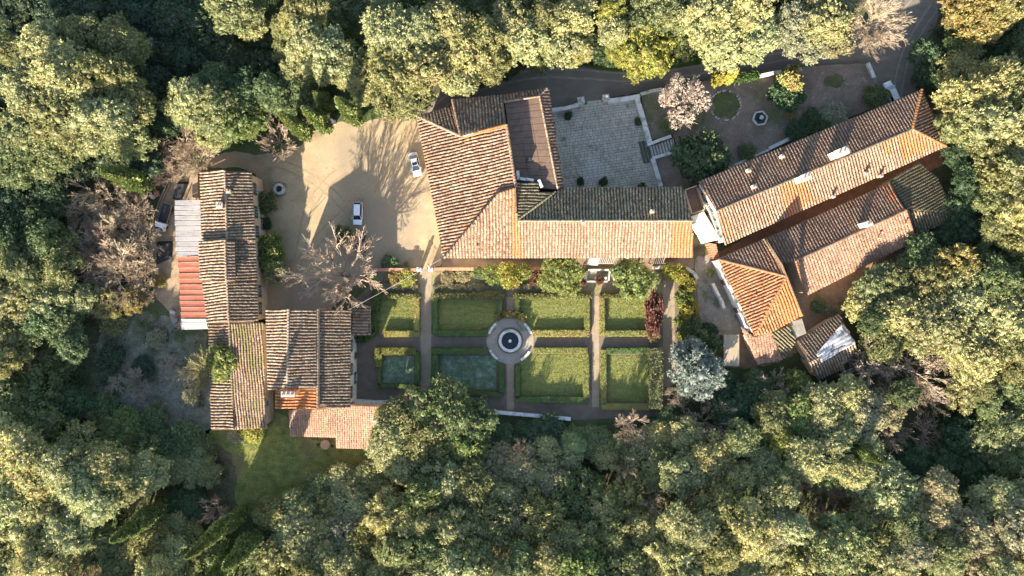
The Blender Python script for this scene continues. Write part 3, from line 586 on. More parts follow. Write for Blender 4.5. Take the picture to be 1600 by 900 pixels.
fd = building('flat_shed', 1143, 548, 'flat beige roofed shed left of the pinkish annex', 'shed')
qq = [W(*p, 3.0) for p in ((1131,523),(1155,523),(1155,572),(1131,572))]; MB().prism([(p.x, p.y) for p in qq], 2.86, 3.0).build('roof', mat('felt_roof', [(.3,(.25,.2,.14)),(.7,(.4,.33,.24))], 1, .9, .02, 8, stretch=(3,.6,1)), fd); MB().prism([(p.x, p.y) for p in offset_poly([(p.x, p.y) for p in qq], [.2]*4)], 0, 2.85).build('wall', M['wood'], fd)
# --- G: second long house + mossy roof
G_ = building('lower_long_house', 1320, 370, 'lower long house parallel to the slanting house, pinkish roof on its near side')
gNW = slope(G_, [(1195,373.5),(1388,287),(1415,328),(1243,407),(1224,412)], ((1195,373.5),(1388,287),6.0), ((1330,367),7.0), T_main, {2}, 'ochre', tint=(.3,1), patches=[([(1375,290),(1388,287),(1415,328),(1400,333)], .4)])
gSE = slope(G_, [(1243,407),(1415,328),(1430,376),(1258,463)], ((1430,376),(1258,463),5.2), ((1330,367),7.0), T_pink, {0}, 'ochre', pan='pan_pink', wfac=.8, hfac=.5)
ridge(G_, gNW.hit(1243,407), gNW.hit(1415,328), T_main, .24, t=(.1,.6)); ridge(G_, gSE.hit(1415,328), gSE.hit(1430,376), T_rust, .2); ridge(G_, gSE.hit(1243,407), gSE.hit(1258,463), T_rust, .2)
chimney(G_, gNW, 1345, 352, 1.0, .8, 3.0, ang, 'white'); vent(G_, gSE, 1371, 372); vent(G_, gSE, 1413, 350)
f = gSE.foot
for k in range(6): window(G_, f[3], f[2], (k+.5)/6, 2.6, .9, 1.3, shut=(k % 2 == 0))
H_ = building('mossy_barn', 1435, 315, 'barn with a dark mossy olive roof at the far end of the two long houses', 'barn')
hA = slope(H_, [(1390,283),(1436,254),(1464,277),(1490,334),(1416,327)], ((1436,250),(1480,334),5.1), ((1400,300),5.6), T_olive, {3,4}, 'ochre', pan='pan_olive', wfac=.6, hfac=.8)
hB = slope(H_, [(1416,328),(1490,335),(1477,350),(1431,366)], ((1431,366),(1485,345),4.5), ((1416,328),5.4), T_olive, {0}, 'ochre', pan='pan_olive', wfac=.6, hfac=.8)
# --- shed with tarpaulin
I_ = building('tarp_shed', 1290, 540, 'tiled shed with a crumpled silver tarpaulin over one corner of its roof', 'shed')
iA = slope(I_, [(1245,533),(1311,490),(1334,533),(1266,565)], ((1245,533),(1311,490),3.6), ((1300,549),5.0), T_dark, {2}, 'ochre', tint=(.3,1))
iB = slope(I_, [(1264,566),(1334,534),(1340,545),(1312,578),(1278,594)], ((1278,594),(1340,563),3.8), ((1300,549),5.0), T_dark, {0}, 'ochre', tint=(.3,1))
ridge(I_, iA.hit(1266,565), iA.hit(1334,533), T_pale, .2)
tv = []; tf = []; NN = 26
c4 = [(1314,505),(1337,535),(1283,566),(1274,553)]
for i in range(NN):
    for j in range(NN):
        u, v = i/(NN-1), j/(NN-1); ax = (1-v)*((1-u)*c4[0][0]+u*c4[1][0])+v*((1-u)*c4[3][0]+u*c4[2][0]); ay = (1-v)*((1-u)*c4[0][1]+u*c4[1][1])+v*((1-u)*c4[3][1]+u*c4[2][1])
        e_ = min(u, v, 1-u, 1-v); p = iA.hit(ax+random.gauss(0, .15), ay+random.gauss(0, .15)); tv.append((p.x, p.y, p.z+.24+(e_ > .01)*random.uniform(0, .05)+.06*math.sin(u*7+v*11+2*math.sin(u*4))+.05*math.sin(v*17-u*9)+.03*math.sin(u*31+v*12)))
mb = MB(); mb.add(tv, [(i*NN+j, i*NN+j+1, (i+1)*NN+j+1, (i+1)*NN+j) for i in range(NN-1) for j in range(NN-1)]); tt = mb.build('tarpaulin', M['tarp'], None, smooth=True); tag(tt, 'crumpled silver white tarpaulin draped on the tiled shed roof', 'tarpaulin'); sm = tt.modifiers.new('thickness', 'SOLIDIFY'); sm.thickness = .04
# ---------------------------------------------------------------- leaf helpers
def leaf_quads(C, N, L, Wd, jit, rng, bend=0.0):
    """C (n,3) centres, N (n,3) outward directions -> diamond leaves that stick out along N with jitter"""
    n = len(C); D = N+rng.normal(size=(n, 3))*jit; D /= np.linalg.norm(D, axis=1)[:, None]
    A = np.cross(D, rng.normal(size=(n, 3))); A /= np.linalg.norm(A, axis=1)[:, None]
    l = L*(.7+.6*rng.random(n))[:, None]; w = Wd*(.7+.6*rng.random(n))[:, None]
    p0 = C-D*l*.4; p1 = C+A*w*.5; p2 = C+D*l*.6; p3 = C-A*w*.5
    V = np.stack([p0, p1, p2, p3], 1).reshape(-1, 3); F = np.arange(4*n).reshape(n, 4)
    return V, F
def ico(c, r, rng, n=7, m=5):
    V = []; F = []
    for i in range(m+1):
        th = math.pi*i/m
        for k in range(n): V.append((c[0]+r[0]*math.sin(th)*math.cos(k*math.tau/n), c[1]+r[1]*math.sin(th)*math.sin(k*math.tau/n), c[2]+r[2]*math.cos(th)))
    for i in range(m):
        for k in range(n): F.append((i*n+k, (i+1)*n+k, (i+1)*n+(k+1) % n, i*n+(k+1) % n))
    return np.array(V), np.array(F)
def crown_mesh(name, seed, R=5.0, H=4.0, lobes=34, tufts=46, leaves=11, tuft=.34, L=.34, Wl=.2, flat=.55, core=.8, lob=(.22, .36), up=.35, jit=.75):
    """rounded crown about the origin; H = half height; lobes spread over dome, tufts over lobes, leaves over tufts"""
    rng = np.random.default_rng(seed); VV = []; FF = []; TT = []; off = 0
    k = 0
    for i in range(lobes):
        # directions over the upper dome and sides
        z = 1-(i+.5)/lobes*(1.35); a = i*2.39996+rng.normal()*.25; s = math.sqrt(max(0, 1-min(1, abs(z))**2))
        d = np.array([s*math.cos(a), s*math.sin(a), z]); lr = R*rng.uniform(*lob)*(1.1 if z > .2 else .9)
        c = d*np.array([R, R, H])*(rng.uniform(.55, 1.02)) ; c[2] += rng.normal()*R*.05
        r3 = np.array([lr, lr, lr*rng.uniform(.65, .95)])
        v, f = ico(c, r3*core, rng); v = v+rng.normal(size=v.shape)*lr*.07; VV.append(v); FF.append(f+off); off += len(v); TT.append(np.full(len(f), rng.uniform(.02, .15)))  # lobe core tinted dark, shade between tufts put into its colour
        nt_ = int(tufts*(lr/(R*.29))**2)
        D = rng.normal(size=(nt_*3, 3)); D /= np.linalg.norm(D, axis=1)[:, None]
        out = D @ (d/np.linalg.norm(d)) ; keep = (out > -.35) & (D[:, 2] > -.6); D = D[keep][:nt_]
        P = c+D*r3*(1+rng.normal(size=(len(D), 1))*.2)
        nrm = D*.7+d*.2+np.array([0, 0, up]); nrm /= np.linalg.norm(nrm, axis=1)[:, None]
        lobt = rng.uniform(-.14, .14)
        C = np.repeat(P, leaves, 0)+rng.normal(size=(len(P)*leaves, 3))*tuft*.36+np.repeat(nrm, leaves, 0)*tuft*.3*rng.random((len(P)*leaves, 1))
        v, f = leaf_quads(C, np.repeat(nrm, leaves, 0), L, Wl, jit, rng); VV.append(v); FF.append(f+off); off += len(v)
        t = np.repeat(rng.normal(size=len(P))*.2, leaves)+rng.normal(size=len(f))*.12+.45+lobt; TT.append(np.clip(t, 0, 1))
    return npmesh(name, np.concatenate(VV), np.concatenate(FF), {'tint': np.concatenate(TT)})
def cypress_mesh(name, seed, R=1.5, H=16.0, n=5200):
    rng = np.random.default_rng(seed); t = rng.random(n)**.85; a = rng.random(n)*math.tau
    prof = lambda t: R*np.minimum(1, (t*7+.35))*(1-t**1.9)**.75
    lump = 1+.16*np.sin(a*3+t*9)+.1*np.sin(a*5-t*23+seed); r = prof(t)*lump*(.82+.25*rng.random(n))
    P = np.stack([r*np.cos(a), r*np.sin(a), t*H], 1); N = np.stack([np.cos(a)*.55, np.sin(a)*.55, np.full(n, .8)], 1)
    v, f = leaf_quads(P, N, .6, .28, .3, rng); ti = np.clip(.45+rng.normal(size=n)*.16+.1*np.sin(a*3+t*9), 0, 1)
    V = []; k = 10; m = 14
    for i in range(m+1):
        tt = i/m
        for j in range(k): rr = float(prof(np.array(tt)))*.78; V.append((rr*math.cos(j*math.tau/k), rr*math.sin(j*math.tau/k), tt*H*.985))
    F = [(i*k+j, i*k+(j+1) % k, (i+1)*k+(j+1) % k, (i+1)*k+j) for i in range(m) for j in range(k)]
    return npmesh(name, np.concatenate([v, np.array(V)]), np.concatenate([f, np.array(F)+len(v)]), {'tint': np.concatenate([ti, np.full(len(F), .15)])})  # inner body tinted dark to paint the shade between leaves
def bare_mesh(name, seed, R=5.0, H=9.0, depth=6, trunk=.28, spread=.62, twig=.03, lean=.0):
    """leafless tree: branches split until fine twigs; returns (trunk mesh, branches mesh)"""
    rng = random.Random(seed); mb = MB(); tk = MB()
    def rec(p, d, L, r, dep, store):
        q = p+d*L; mid = p.lerp(q, .5)+Vector((rng.gauss(0, 1), rng.gauss(0, 1), rng.gauss(0, .6)))*L*.06
        store.tube([p, mid, q], [r, r*.85, max(r*.7, twig*.6)], 5 if dep < 2 else 3, cap=False)
        if dep >= depth: return
        if dep == 0:
            k = 7
            for i in range(k):
                az = i*math.tau/k+rng.gauss(0, .25); an = rng.choice((.45, .8, 1.05))+rng.gauss(0, .1)
                rec(q-d*L*rng.uniform(0, .35), Vector((math.sin(an)*math.cos(az), math.sin(an)*math.sin(az), math.cos(an))), L*rng.uniform(.75, 1.05), r*rng.uniform(.45, .65), 1, mb)
            return
        for i in range(3):
            ax = d.orthogonal().normalized(); ax.rotate(Matrix.Rotation(rng.random()*math.tau, 3, d)); ang = (rng.gauss(.16, .08) if i == 0 else rng.gauss(spread, .15))
            nd = d.copy(); nd.rotate(Matrix.Rotation(ang, 3, ax)); nd.z += .05; nd.normalize()
            rec(mid if i == 2 else q, nd, L*(rng.uniform(.74, .88) if i == 0 else rng.uniform(.5, .72)), max(r*(.74 if i == 0 else rng.uniform(.4, .55)), twig), dep+1, mb)
    L0 = H*.27; rec(Vector((0, 0, 0)), Vector((lean, 0, 1)).normalized(), L0, trunk, 0, tk)
    out = []
    mxr = sorted(math.hypot(v[0], v[1]) for v in mb.v)[int(len(mb.v)*.97)]; mz = max(v[2] for v in mb.v); sx, sz = R/mxr, H/mz
    for m_, n_ in ((tk, name+'_trunk'), (mb, name)):
        me = bpy.data.meshes.new(n_); me.from_pydata([(v[0]*sx, v[1]*sx, v[2]*sz) for v in m_.v], [], m_.f); me.update(); out.append(me)
    return out
def trunk_mesh(name, seed, H=5.0, r=.32, limbs=5, R=2.6):
    rng = random.Random(seed); mb = MB(); top = Vector((rng.gauss(0, .2), rng.gauss(0, .2), H*.55))
    mb.tube([(0, 0, -.2), (0, 0, .3), top*.5, top], [r*1.5, r*1.1, r*.95, r*.8], 8)
    for i in range(limbs):
        a = i*math.tau/limbs+rng.random(); e = Vector((math.cos(a)*R, math.sin(a)*R, H*1.05)); mb.tube([top*.95, top.lerp(e, .5)+Vector((0, 0, .3)), e], [r*.6, r*.4, r*.15], 5)
    me = bpy.data.meshes.new(name); me.from_pydata(mb.v, [], mb.f); me.update(); return me
OAK = [crown_mesh('oak_crown', s, lobes=n, flat=.5, H=h, tufts=t, lob=lo, tuft=tf) for s, n, h, t, lo, tf in ((1, 38, 3.6, 44, (.2,.34), .36), (2, 30, 4.2, 50, (.22,.4), .4), (3, 46, 3.2, 34, (.17,.3), .36), (4, 34, 3.8, 46, (.2,.38), .44), (5, 26, 3.4, 56, (.26,.42), .4), (6, 42, 4.0, 38, (.18,.32), .36))]
FEATHER = [crown_mesh('pine_crown', s, lobes=44, H=4.6, tufts=34, leaves=10, tuft=.5, L=.62, Wl=.2, lob=(.16,.28), up=.7, jit=.5) for s in (11, 12, 13)]
BUSH = [crown_mesh('bush_crown', s, R=2.0, H=1.5, lobes=14, tufts=34, leaves=7, tuft=.2, L=.3, Wl=.2, lob=(.3,.45)) for s in (21, 22, 23)]
BALL = [crown_mesh('ball_crown', s, R=2.0, H=1.9, lobes=26, tufts=26, leaves=8, tuft=.16, L=.22, Wl=.15, lob=(.3,.36)) for s in (31,)]
CYP = [cypress_mesh('cypress_crown', s) for s in (41, 42, 43)]
BARE = [bare_mesh('bare_branches', s, depth=7, spread=sp, twig=.026) for s, sp in ((51, .6), (52, .7), (53, .55))]
BIGBARE = [bare_mesh('bare_branches', 54, R=5, H=10, depth=7, spread=.52, twig=.026, trunk=.42)]
FINE = [bare_mesh('fine_bare_branches', s, depth=7, spread=.5, twig=.022, trunk=.2) for s in (61, 62)]
TRUNK = [trunk_mesh('trunk', s) for s in (71, 72)]
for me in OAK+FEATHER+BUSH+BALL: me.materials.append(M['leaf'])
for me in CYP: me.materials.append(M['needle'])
for me in TRUNK: me.materials.append(M['bark'])
BARE_MAT = {}
def bare_variant(pair, mk):
    key = (pair[1].name, mk)
    if key not in BARE_MAT:
        a, b = pair[0].copy(), pair[1].copy(); a.materials.clear(); b.materials.clear(); a.materials.append(M['bark']); b.materials.append(M[mk]); BARE_MAT[key] = (a, b)
    return BARE_MAT[key]
# label builder: look + clock-face position from the nearest landmark
MARKS = [('round fountain', 797, 532), ('hexagonal fountain', 1188, 184), ('stone well', 436, 295), ('white car in the shaded car park', 560, 334), ('silver tarpaulin', 1305, 537), ('red metal roof', 300, 450), ('paved courtyard', 945, 225), ('tall red shrub', 1022, 490), ('flat terracotta roof', 525, 665), ('mossy barn roof', 1445, 310), ('white car near the drive', 1391, 147), ('small white truck', 257, 345), ('silver blue tree', 1088, 580), ('zinc roof', 294, 357), ('flat beige shed', 1143, 548)]
CORN = [('top left corner', 0, 0), ('top right corner', 1600, 0), ('bottom left corner', 0, 900), ('bottom right corner', 1600, 900), ('middle of the left edge', 0, 450), ('middle of the right edge', 1600, 450), ('middle of the bottom edge', 800, 900), ('middle of the top edge', 800, 0)]
NUM = ['', 'one', 'two', 'three', 'four', 'five', 'six', 'seven', 'eight', 'nine', 'ten', 'eleven', 'twelve', 'thirteen', 'fourteen', 'fifteen']
CLK = ['right of', 'above right of', 'above', 'above left of', 'left of', 'below left of', 'below', 'below right of']
USED = set(); FIRST = set()
def place_label(look, px, py):
    c = sorted(MARKS+CORN, key=lambda m: math.hypot(m[1]-px, m[2]-py))
    for m in c[:6]:
        d = math.hypot(m[1]-px, m[2]-py); k = max(1, round(d/37)); dr = CLK[round(math.degrees(math.atan2(m[2]-py, px-m[1]))/45) % 8]
        if k < len(NUM):
            s = f'{look} {NUM[k]} car length{"s" if k > 1 else ""} {dr} the {m[0]}'
            if s not in USED and len(s.split()) <= 16: USED.add(s); return s
    for a in ('lower', 'fuller', 'darker'):
        pass
    s = f'{look} between the {c[0][0]} and the {c[1][0]}'
    if len(s.split()) > 16: s = f'{look} near the {c[0][0]}'
    USED.add(s); return s
GREENS = {'olive': (.215,.22,.088), 'pale': (.335,.33,.15), 'green': (.14,.175,.07), 'dark': (.075,.115,.05), 'blue': (.07,.1,.05), 'yellow': (.3,.28,.06), 'gold': (.3,.25,.09), 'silver': (.19,.22,.185), 'grey': (.27,.25,.14), 'cyp': (.2,.24,.08), 'red': (.2,.095,.065), 'lime': (.2,.235,.07), 'redbrown': (.14,.07,.045)}  # blue has shade, pale has sunlight put into the leaf colour
LOOK = {'olive': 'olive green', 'pale': 'pale sunlit green', 'green': 'mid green', 'dark': 'dark green', 'blue': 'shade toned green', 'yellow': 'bright yellow green', 'gold': 'golden green', 'silver': 'silver blue', 'grey': 'greyish olive', 'cyp': 'dark green', 'red': 'red', 'lime': 'lime green', 'redbrown': 'russet'}
TREES = []
def tree(px, py, rpx, h, tone='olive', kind='oak', label=None, name=None, group=None, cat='tree', z0=0.0):
    """px,py = crown centre as seen; rpx = crown radius in photo pixels; h = top height"""
    R = rpx*PX
    if kind in ('oak', 'feather', 'bush', 'ball'):
        half = {'oak': min(R*.72, h*.42), 'feather': min(R*.8, h*.42), 'bush': h*.5, 'ball': h*.5}[kind]
        zc = h-half+z0; p = W(px, py, zc); R *= (CAMH-zc)/CAMH
        proto = {'oak': OAK, 'feather': FEATHER, 'bush': BUSH, 'ball': BALL}[kind]; me = random.choice(proto)
        R0, H0 = (5.0, 4.0) if kind in ('oak', 'feather') else (2.0, 1.7)
        nm = name or {'oak': 'evergreen_oak', 'feather': 'stone_pine', 'bush': 'shrub', 'ball': 'round_shrub'}[kind]
        wd_ = {'oak': 'evergreen tree', 'feather': 'feathery evergreen', 'bush': 'shrub', 'ball': 'rounded shrub'}[kind]
        size = 'small ' if rpx < 30 and kind == 'oak' else 'broad ' if rpx > 52 else ''
        t = thing(nm, (p.x, p.y, z0), label or place_label(size+LOOK[tone]+' '+wd_, px, py), cat if kind in ('oak', 'feather') or cat != 'tree' else 'shrub', group, 0)
        c = link('crown', me, None, t); c.location = (0, 0, zc-z0); c.rotation_euler = (random.gauss(0, .08), random.gauss(0, .08), random.random()*math.tau); an_ = random.uniform(.9, 1.12); c.scale = (R/R0*an_, R/R0*(2-an_)*1.0, half/H0*.95)
        b = GREENS[tone]; v = random.uniform(1.0, 1.36)*(1.1 if py > 620 else 1); w_ = random.uniform(-.08, .08); c.color = (b[0]*v*(1+w_), b[1]*v, b[2]*v*(1-w_), 1)  # lower wood lightened, its stronger sunlight put into the colour
        tr = link('trunk', random.choice(TRUNK), None, t); tr.scale = (R/R0*.9, R/R0*.9, (h-half)/5.2)
        FIRST.add(nm)
    elif kind == 'cypress':
        p = W(px, py, 0); t = thing(name or 'cypress', p, label or place_label('slender dark cypress', px, py), 'cypress', group)
        c = link('crown', random.choice(CYP), None, t); c.location = (0, 0, .6); s = rpx*PX/1.5; c.scale = (s, s, (h-.6)/16); c.rotation_euler = (0, 0, random.random()*math.tau); b = GREENS[tone]; c.color = (*b, 1)
        tr = MB(); tr.tube([(0, 0, -.1), (0, 0, 1.5)], [.22, .18], 7); o = tr.build('trunk', M['bark'], t, local=True)
    else:
        pool = {'bare': BARE, 'bigbare': BIGBARE, 'fine': FINE}[kind]; i = random.randrange(len(pool)); pair = pool[i]
        mk = {'pink': 'twig_pink', 'twig': 'twig', 'greytwig': 'twig_grey', 'olivetwig': 'twig_olive'}[tone]
        zc = h*.66; p = W(px, py, zc+z0); H0 = 10 if kind == 'bigbare' else 9
        a, b = bare_variant(pair, mk); R *= (CAMH-zc)/CAMH
        lk = {'pink': 'leafless pinkish', 'twig': 'leafless pale', 'greytwig': 'leafless grey brown', 'olivetwig': 'leafless olive brown'}[tone]
        t = thing(name or 'bare_tree', (p.x, p.y, z0), label or place_label(lk+' tree', px, py), 'tree', group, random.random()*6)
        for me, n_ in ((a, 'trunk'), (b, 'branches'))+(((b, 'branches'),) if kind == 'fine' else ()):
            c = link(n_, me, None, t); c.scale = (R/5*.97, R/5*.97, h/H0); c.rotation_euler = (0, 0, random.random()*6 if n_ == 'branches' else 0)
    TREES.append((px, py, rpx, kind)); return t
M['twig_olive'] = mat('olive_brown_twigs', [(.3, (.2,.17,.08)), (.7, (.36,.31,.15))], .9, .9)
# ---------------------------------------------------------------- courtyard, upper garden
GZ = .9
gm = [(1000,148),(1032,139),(1112,126),(1200,110),(1300,103),(1360,101),(1366,122),(1372,150),(1362,170),(1276,204),(1200,236),(1136,262),(1098,282),(1068,296),(1036,294),(1022,250),(1055,240),(1049,211),(1012,222)]
sheet('upper_garden', gm, GZ, M['terrace_soil'], 0, 0, thick=.95)
def wall_run(name, label, ppts, w, z0, z1, m, cap=None, cat='wall', thick_cap=.12):
    T = thing(name, W(*ppts[0], 0), label, cat); P = [W(*p, z1) for p in ppts]; n = len(P)
    wall = MB(); cp = MB()
    L, Rr = [], []
    for i in range(n):
        d = ((P[min(i+1, n-1)]-P[max(i-1, 0)]).xy).normalized(); nn = Vector((-d.y, d.x))*w/2; L.append(P[i].xy+nn); Rr.append(P[i].xy-nn)
    for i in range(n-1):
        wall.prism([L[i], L[i+1], Rr[i+1], Rr[i]], z0, z1-thick_cap)
    wall.build('wall', m, T)
    if cap:
        k = 0
        for i in range(n-1):
            a, b = P[i], P[i+1]; Ln = (b-a).length; q = max(1, round(Ln/1.15)); d = (b-a).normalized(); rz = math.atan2(d.y, d.x)
            for j in range(q):
                c_ = a.lerp(b, (j+.5)/q); MB().box((c_.x, c_.y, z1-thick_cap/2+.003+random.random()*.02), (Ln/q-.03, w+.12+random.uniform(-.03,.03), thick_cap), rz+random.gauss(0,.01)).build('coping_stone', cap, T)
    return T
wall_run('courtyard_wall', 'white topped wall at the left of the courtyard gateway, with pots on it', [(861,172),(884,169),(904,163)], .55, 0, 1.5, M['wallstone'], M['whitewall'])
wall_run('courtyard_wall', 'white topped wall running from the right gate pillar along the courtyard top', [(950,158),(975,155),(1000,150)], .7, 0, 1.7, M['wallstone'], M['whitewall'])
wall_run('garden_wall', 'thinner stone wall along the road behind the blossoming tree', [(1001,147),(1018,142),(1034,139)], .45, 0, 1.6, M['wallstone'], M['wallstone'])
wall_run('terrace_wall', 'broad white retaining wall between the courtyard and the upper garden', [(995,152),(1005,185),(1015,222)], .8, 0, 1.5, M['wallstone'], M['whitewall'])
wall_run('terrace_wall', 'short white retaining wall below the garden steps beside the courtyard', [(1020,247),(1026,268),(1033,291)], .7, 0, 1.5, M['wallstone'], M['whitewall'])
wall_run('step_wall', 'white side wall above the garden steps', [(1012,226),(1030,219),(1049,212.5)], .45, 0, 1.6, M['wallstone'], M['whitewall'])
wall_run('step_wall', 'white side wall below the garden steps', [(1020,247),(1038,242),(1055,237)], .45, 0, 1.6, M['wallstone'], M['whitewall'])
wall_run('road_wall', 'white roadside wall left of the golden topped bush', [(1189,118),(1221,111.5)], .5, 0, 1.9, M['wallstone'], M['whitewall'])
wall_run('road_wall', 'white roadside wall right of the golden topped bush', [(1234,110.5),(1253,107.5)], .5, 0, 1.9, M['wallstone'], M['whitewall'])
wall_run('drive_wall', 'short white wall standing between the upper garden and the drive', [(1356.5,98),(1366.5,121)], .5, 0, 1.6, M['wallstone'], M['whitewall'])
wall_run('house_bed_wall', 'low pale kerb wall close to the long slanting house, longer stretch', [(1136,263),(1170,248),(1202,233.5)], .3, GZ, GZ+.5, M['wallstone'], M['wallstone'])
wall_run('house_bed_wall', 'low pale kerb wall between the slanting house and dark bushes', [(1202,232),(1235,216),(1248,211)], .5, GZ, GZ+.7, M['wallstone'], M['whitewall'])
wall_run('house_bed_wall', 'low pale kerb wall by the far part of the slanting house', [(1249,212),(1280,201)], .4, GZ, GZ+.6, M['wallstone'], M['wallstone'])
for x, y, l in ((908, 157, 'left'), (947, 153, 'right')):
    t = thing('gate_pillar', W(x, y, 0), f'thick white {l} gate pillar of the courtyard entrance', 'pillar')
    p = W(x, y, 2.2); MB().box((p.x, p.y, 1.1), (1.0, 1.0, 2.2), .15).build('shaft', M['wallstone'], t); MB().box((p.x, p.y, 2.27), (1.25, 1.25, .16), .15).build('cap', M['whitewall'], t)
    k = MB(); k.lathe((p.x, p.y, 2.35), [(.3,0),(.22,.1),(.38,.45),(.3,.6),(0,.62)], 10); k.build('urn', M['whitewall'], t)
t = thing('garden_steps', W(1030, 230, 0), 'flight of grey stone steps from the courtyard up to the upper garden', 'steps')
for k in range(9):
    u = k/8; x = 1016+u*34; y0 = 229-u*11.5; a, b = W(x, y0, .5), W(x+5, y0+19, .5); hh = .12+.78*u
    MB().prism([(a.x, a.y), (a.x+.36, a.y+.12), (b.x+.36, b.y+.12), (b.x, b.y)], 0, hh).build('step', M['wallstone'], t)
t = thing('courtyard_step', W(1004, 240, 0), 'worn dark step band at the foot of the garden steps', 'steps')
for k in range(3):
    a, b = W(997+k*5, 222-k*1, .1), W(1006+k*5, 256-k, .1); MB().prism([(a.x, a.y), (a.x+.52, a.y+.1), (b.x+.52, b.y+.1), (b.x, b.y)], .03, .1+k*.02).build('step', M['joint'], t)
q = [W(*p, .1) for p in ((1016,229),(1051,216),(1056,237),(1021,249))]; MB().prism([(p.x, p.y) for p in q], 0, [.02, .75, .75, .02]).build('stair_base', M['joint'], t)  # darker slab paints riser shade between the treads
# hexagonal fountain
t = thing('hexagonal_fountain', W(1188, 184.5, GZ), 'dark hexagonal fountain basin with pale stone rim in the upper garden', 'fountain')
c0 = W(1188, 184.5, GZ+.5); 
for k in range(6):
    a0, a1 = .2+k*math.tau/6, .2+(k+1)*math.tau/6-.03
    o = [(c0.x+r_*math.cos(a), c0.y+r_*math.sin(a)) for r_, a in ((1.5,a0),(1.5,a1),(1.17,a1),(1.17,a0))]; MB().prism(o, GZ, GZ+.55).build('rim_stone', M['wallstone'], t)
MB().prism([(c0.x+1.2*math.cos(.2+k*math.tau/6), c0.y+1.2*math.sin(.2+k*math.tau/6)) for k in range(6)], GZ, GZ+.35).build('water', M['water'], t)
k = MB(); k.lathe((c0.x+.1, c0.y+.05, GZ+.3), [(.3,0),(.15,.2),(.12,.6),(.4,.75),(.35,.82),(0,.8)], 10); k.build('spout', M['wallstone'], t)
# lawn patches ringed by stones in the upper garden
sheet('garden_lawn_patch', [(1112,146),(1130,143),(1150,150),(1156,170),(1142,187),(1118,186),(1110,168)], GZ+.006, M['patch'], 2, .22)
sheet('garden_lawn_patch', [(1282,122),(1310,118),(1318,130),(1300,141),(1284,136)], GZ+.006, M['patch'], 2, .22)
sheet('garden_lawn_patch', [(1146,120),(1190,112),(1190,124),(1160,131)], GZ+.006, M['patch'], 2, .22)
eg = thing('stone_edging', W(1132, 165, GZ), 'broken ring of small pale stones around the dark lawn patch', 'edging')
for k in range(40):
    a = k*math.tau/40+random.gauss(0,.03)
    if random.random() < .35: continue
    p = W(1133+24*math.cos(a), 165+23*math.sin(a), GZ); mb = MB(); mb.box((p.x, p.y, GZ+.08), (random.uniform(.25,.5), random.uniform(.2,.3), .22), random.random()*3); mb.build('stone', M['wallstone'], eg)
# well in the car park
t = thing('stone_well', W(435.5, 295, 0), 'round stone well with a dark mouth in the shaded left of the car park', 'well')
c0 = W(435.5, 295, .8)
for k in range(12):
    a0, a1 = k*math.tau/12, (k+1)*math.tau/12-.04
    MB().prism([(c0.x+r_*math.cos(a), c0.y+r_*math.sin(a)) for r_, a in ((1.05,a0),(1.05,a1),(.62,a1),(.62,a0))], 0, .78+random.random()*.05).build('rim_stone', M['wallstone'], t)
k = MB(); k.lathe((c0.x, c0.y, .3), [(.64,0),(0,0)], 16); k.build('water', M['blacktrim'], t)
pvw = MB(); pvw.lathe((c0.x, c0.y, .0), [(1.45,.014),(1.45,.07),(1.06,.07)], 24); pvw.build('apron', M['yard_grey'], t)
# round fountain and plaza benches
t = thing('round_fountain', W(797, 532, 0), 'round fountain with a pale stone rim and dark water in the formal garden', 'fountain')
c0 = W(797, 532.5, .5)
for k in range(20):
    a0, a1 = k*math.tau/20, (k+1)*math.tau/20-.012
    MB().prism([(c0.x+r_*math.cos(a), c0.y+r_*math.sin(a)) for r_, a in ((2.15,a0),(2.15,a1),(1.62,a1),(1.62,a0))], 0, .55).build('rim_stone', M['whitewall'], t)
k = MB(); k.lathe((c0.x, c0.y, .36), [(1.64,0),(0,0)], 32); k.build('water', M['water'], t)
k = MB(); k.lathe((c0.x, c0.y, .3), [(.35,0),(.16,.15),(.12,.8),(.3,.95),(.1,1.0),(0,1.05)], 10); k.build('spout', M['whitewall'], t)
k = MB(); k.lathe((c0.x, c0.y, 0), [(2.45,.03),(2.45,.12),(2.16,.12)], 32); k.build('step_ring', M['path'], t)
for nm, am in (('upper left', 2.55), ('upper right', .6), ('lower left', 3.85), ('lower right', 5.5)):
    t = thing('curved_bench', W(797, 532, 0)+Vector((4.15*math.cos(am), 4.15*math.sin(am), 0)), f'curved white stone bench at the {nm} of the fountain circle', 'bench')
    for k in range(5):
        a0, a1 = am-.28+k*.112, am-.28+(k+1)*.112-.008
        MB().prism([(c0.x+r_*math.cos(a), c0.y+r_*math.sin(a)) for r_, a in ((4.35,a0),(4.35,a1),(3.9,a1),(3.9,a0))], .34, .46).build('seat', M['whitewall'], t)
    for a0 in (am-.24, am+.2): MB().prism([(c0.x+r_*math.cos(a), c0.y+r_*math.sin(a)) for r_, a in ((4.3,a0),(4.3,a0+.05),(3.95,a0+.05),(3.95,a0))], .02, .34).build('leg', M['whitewall'], t)
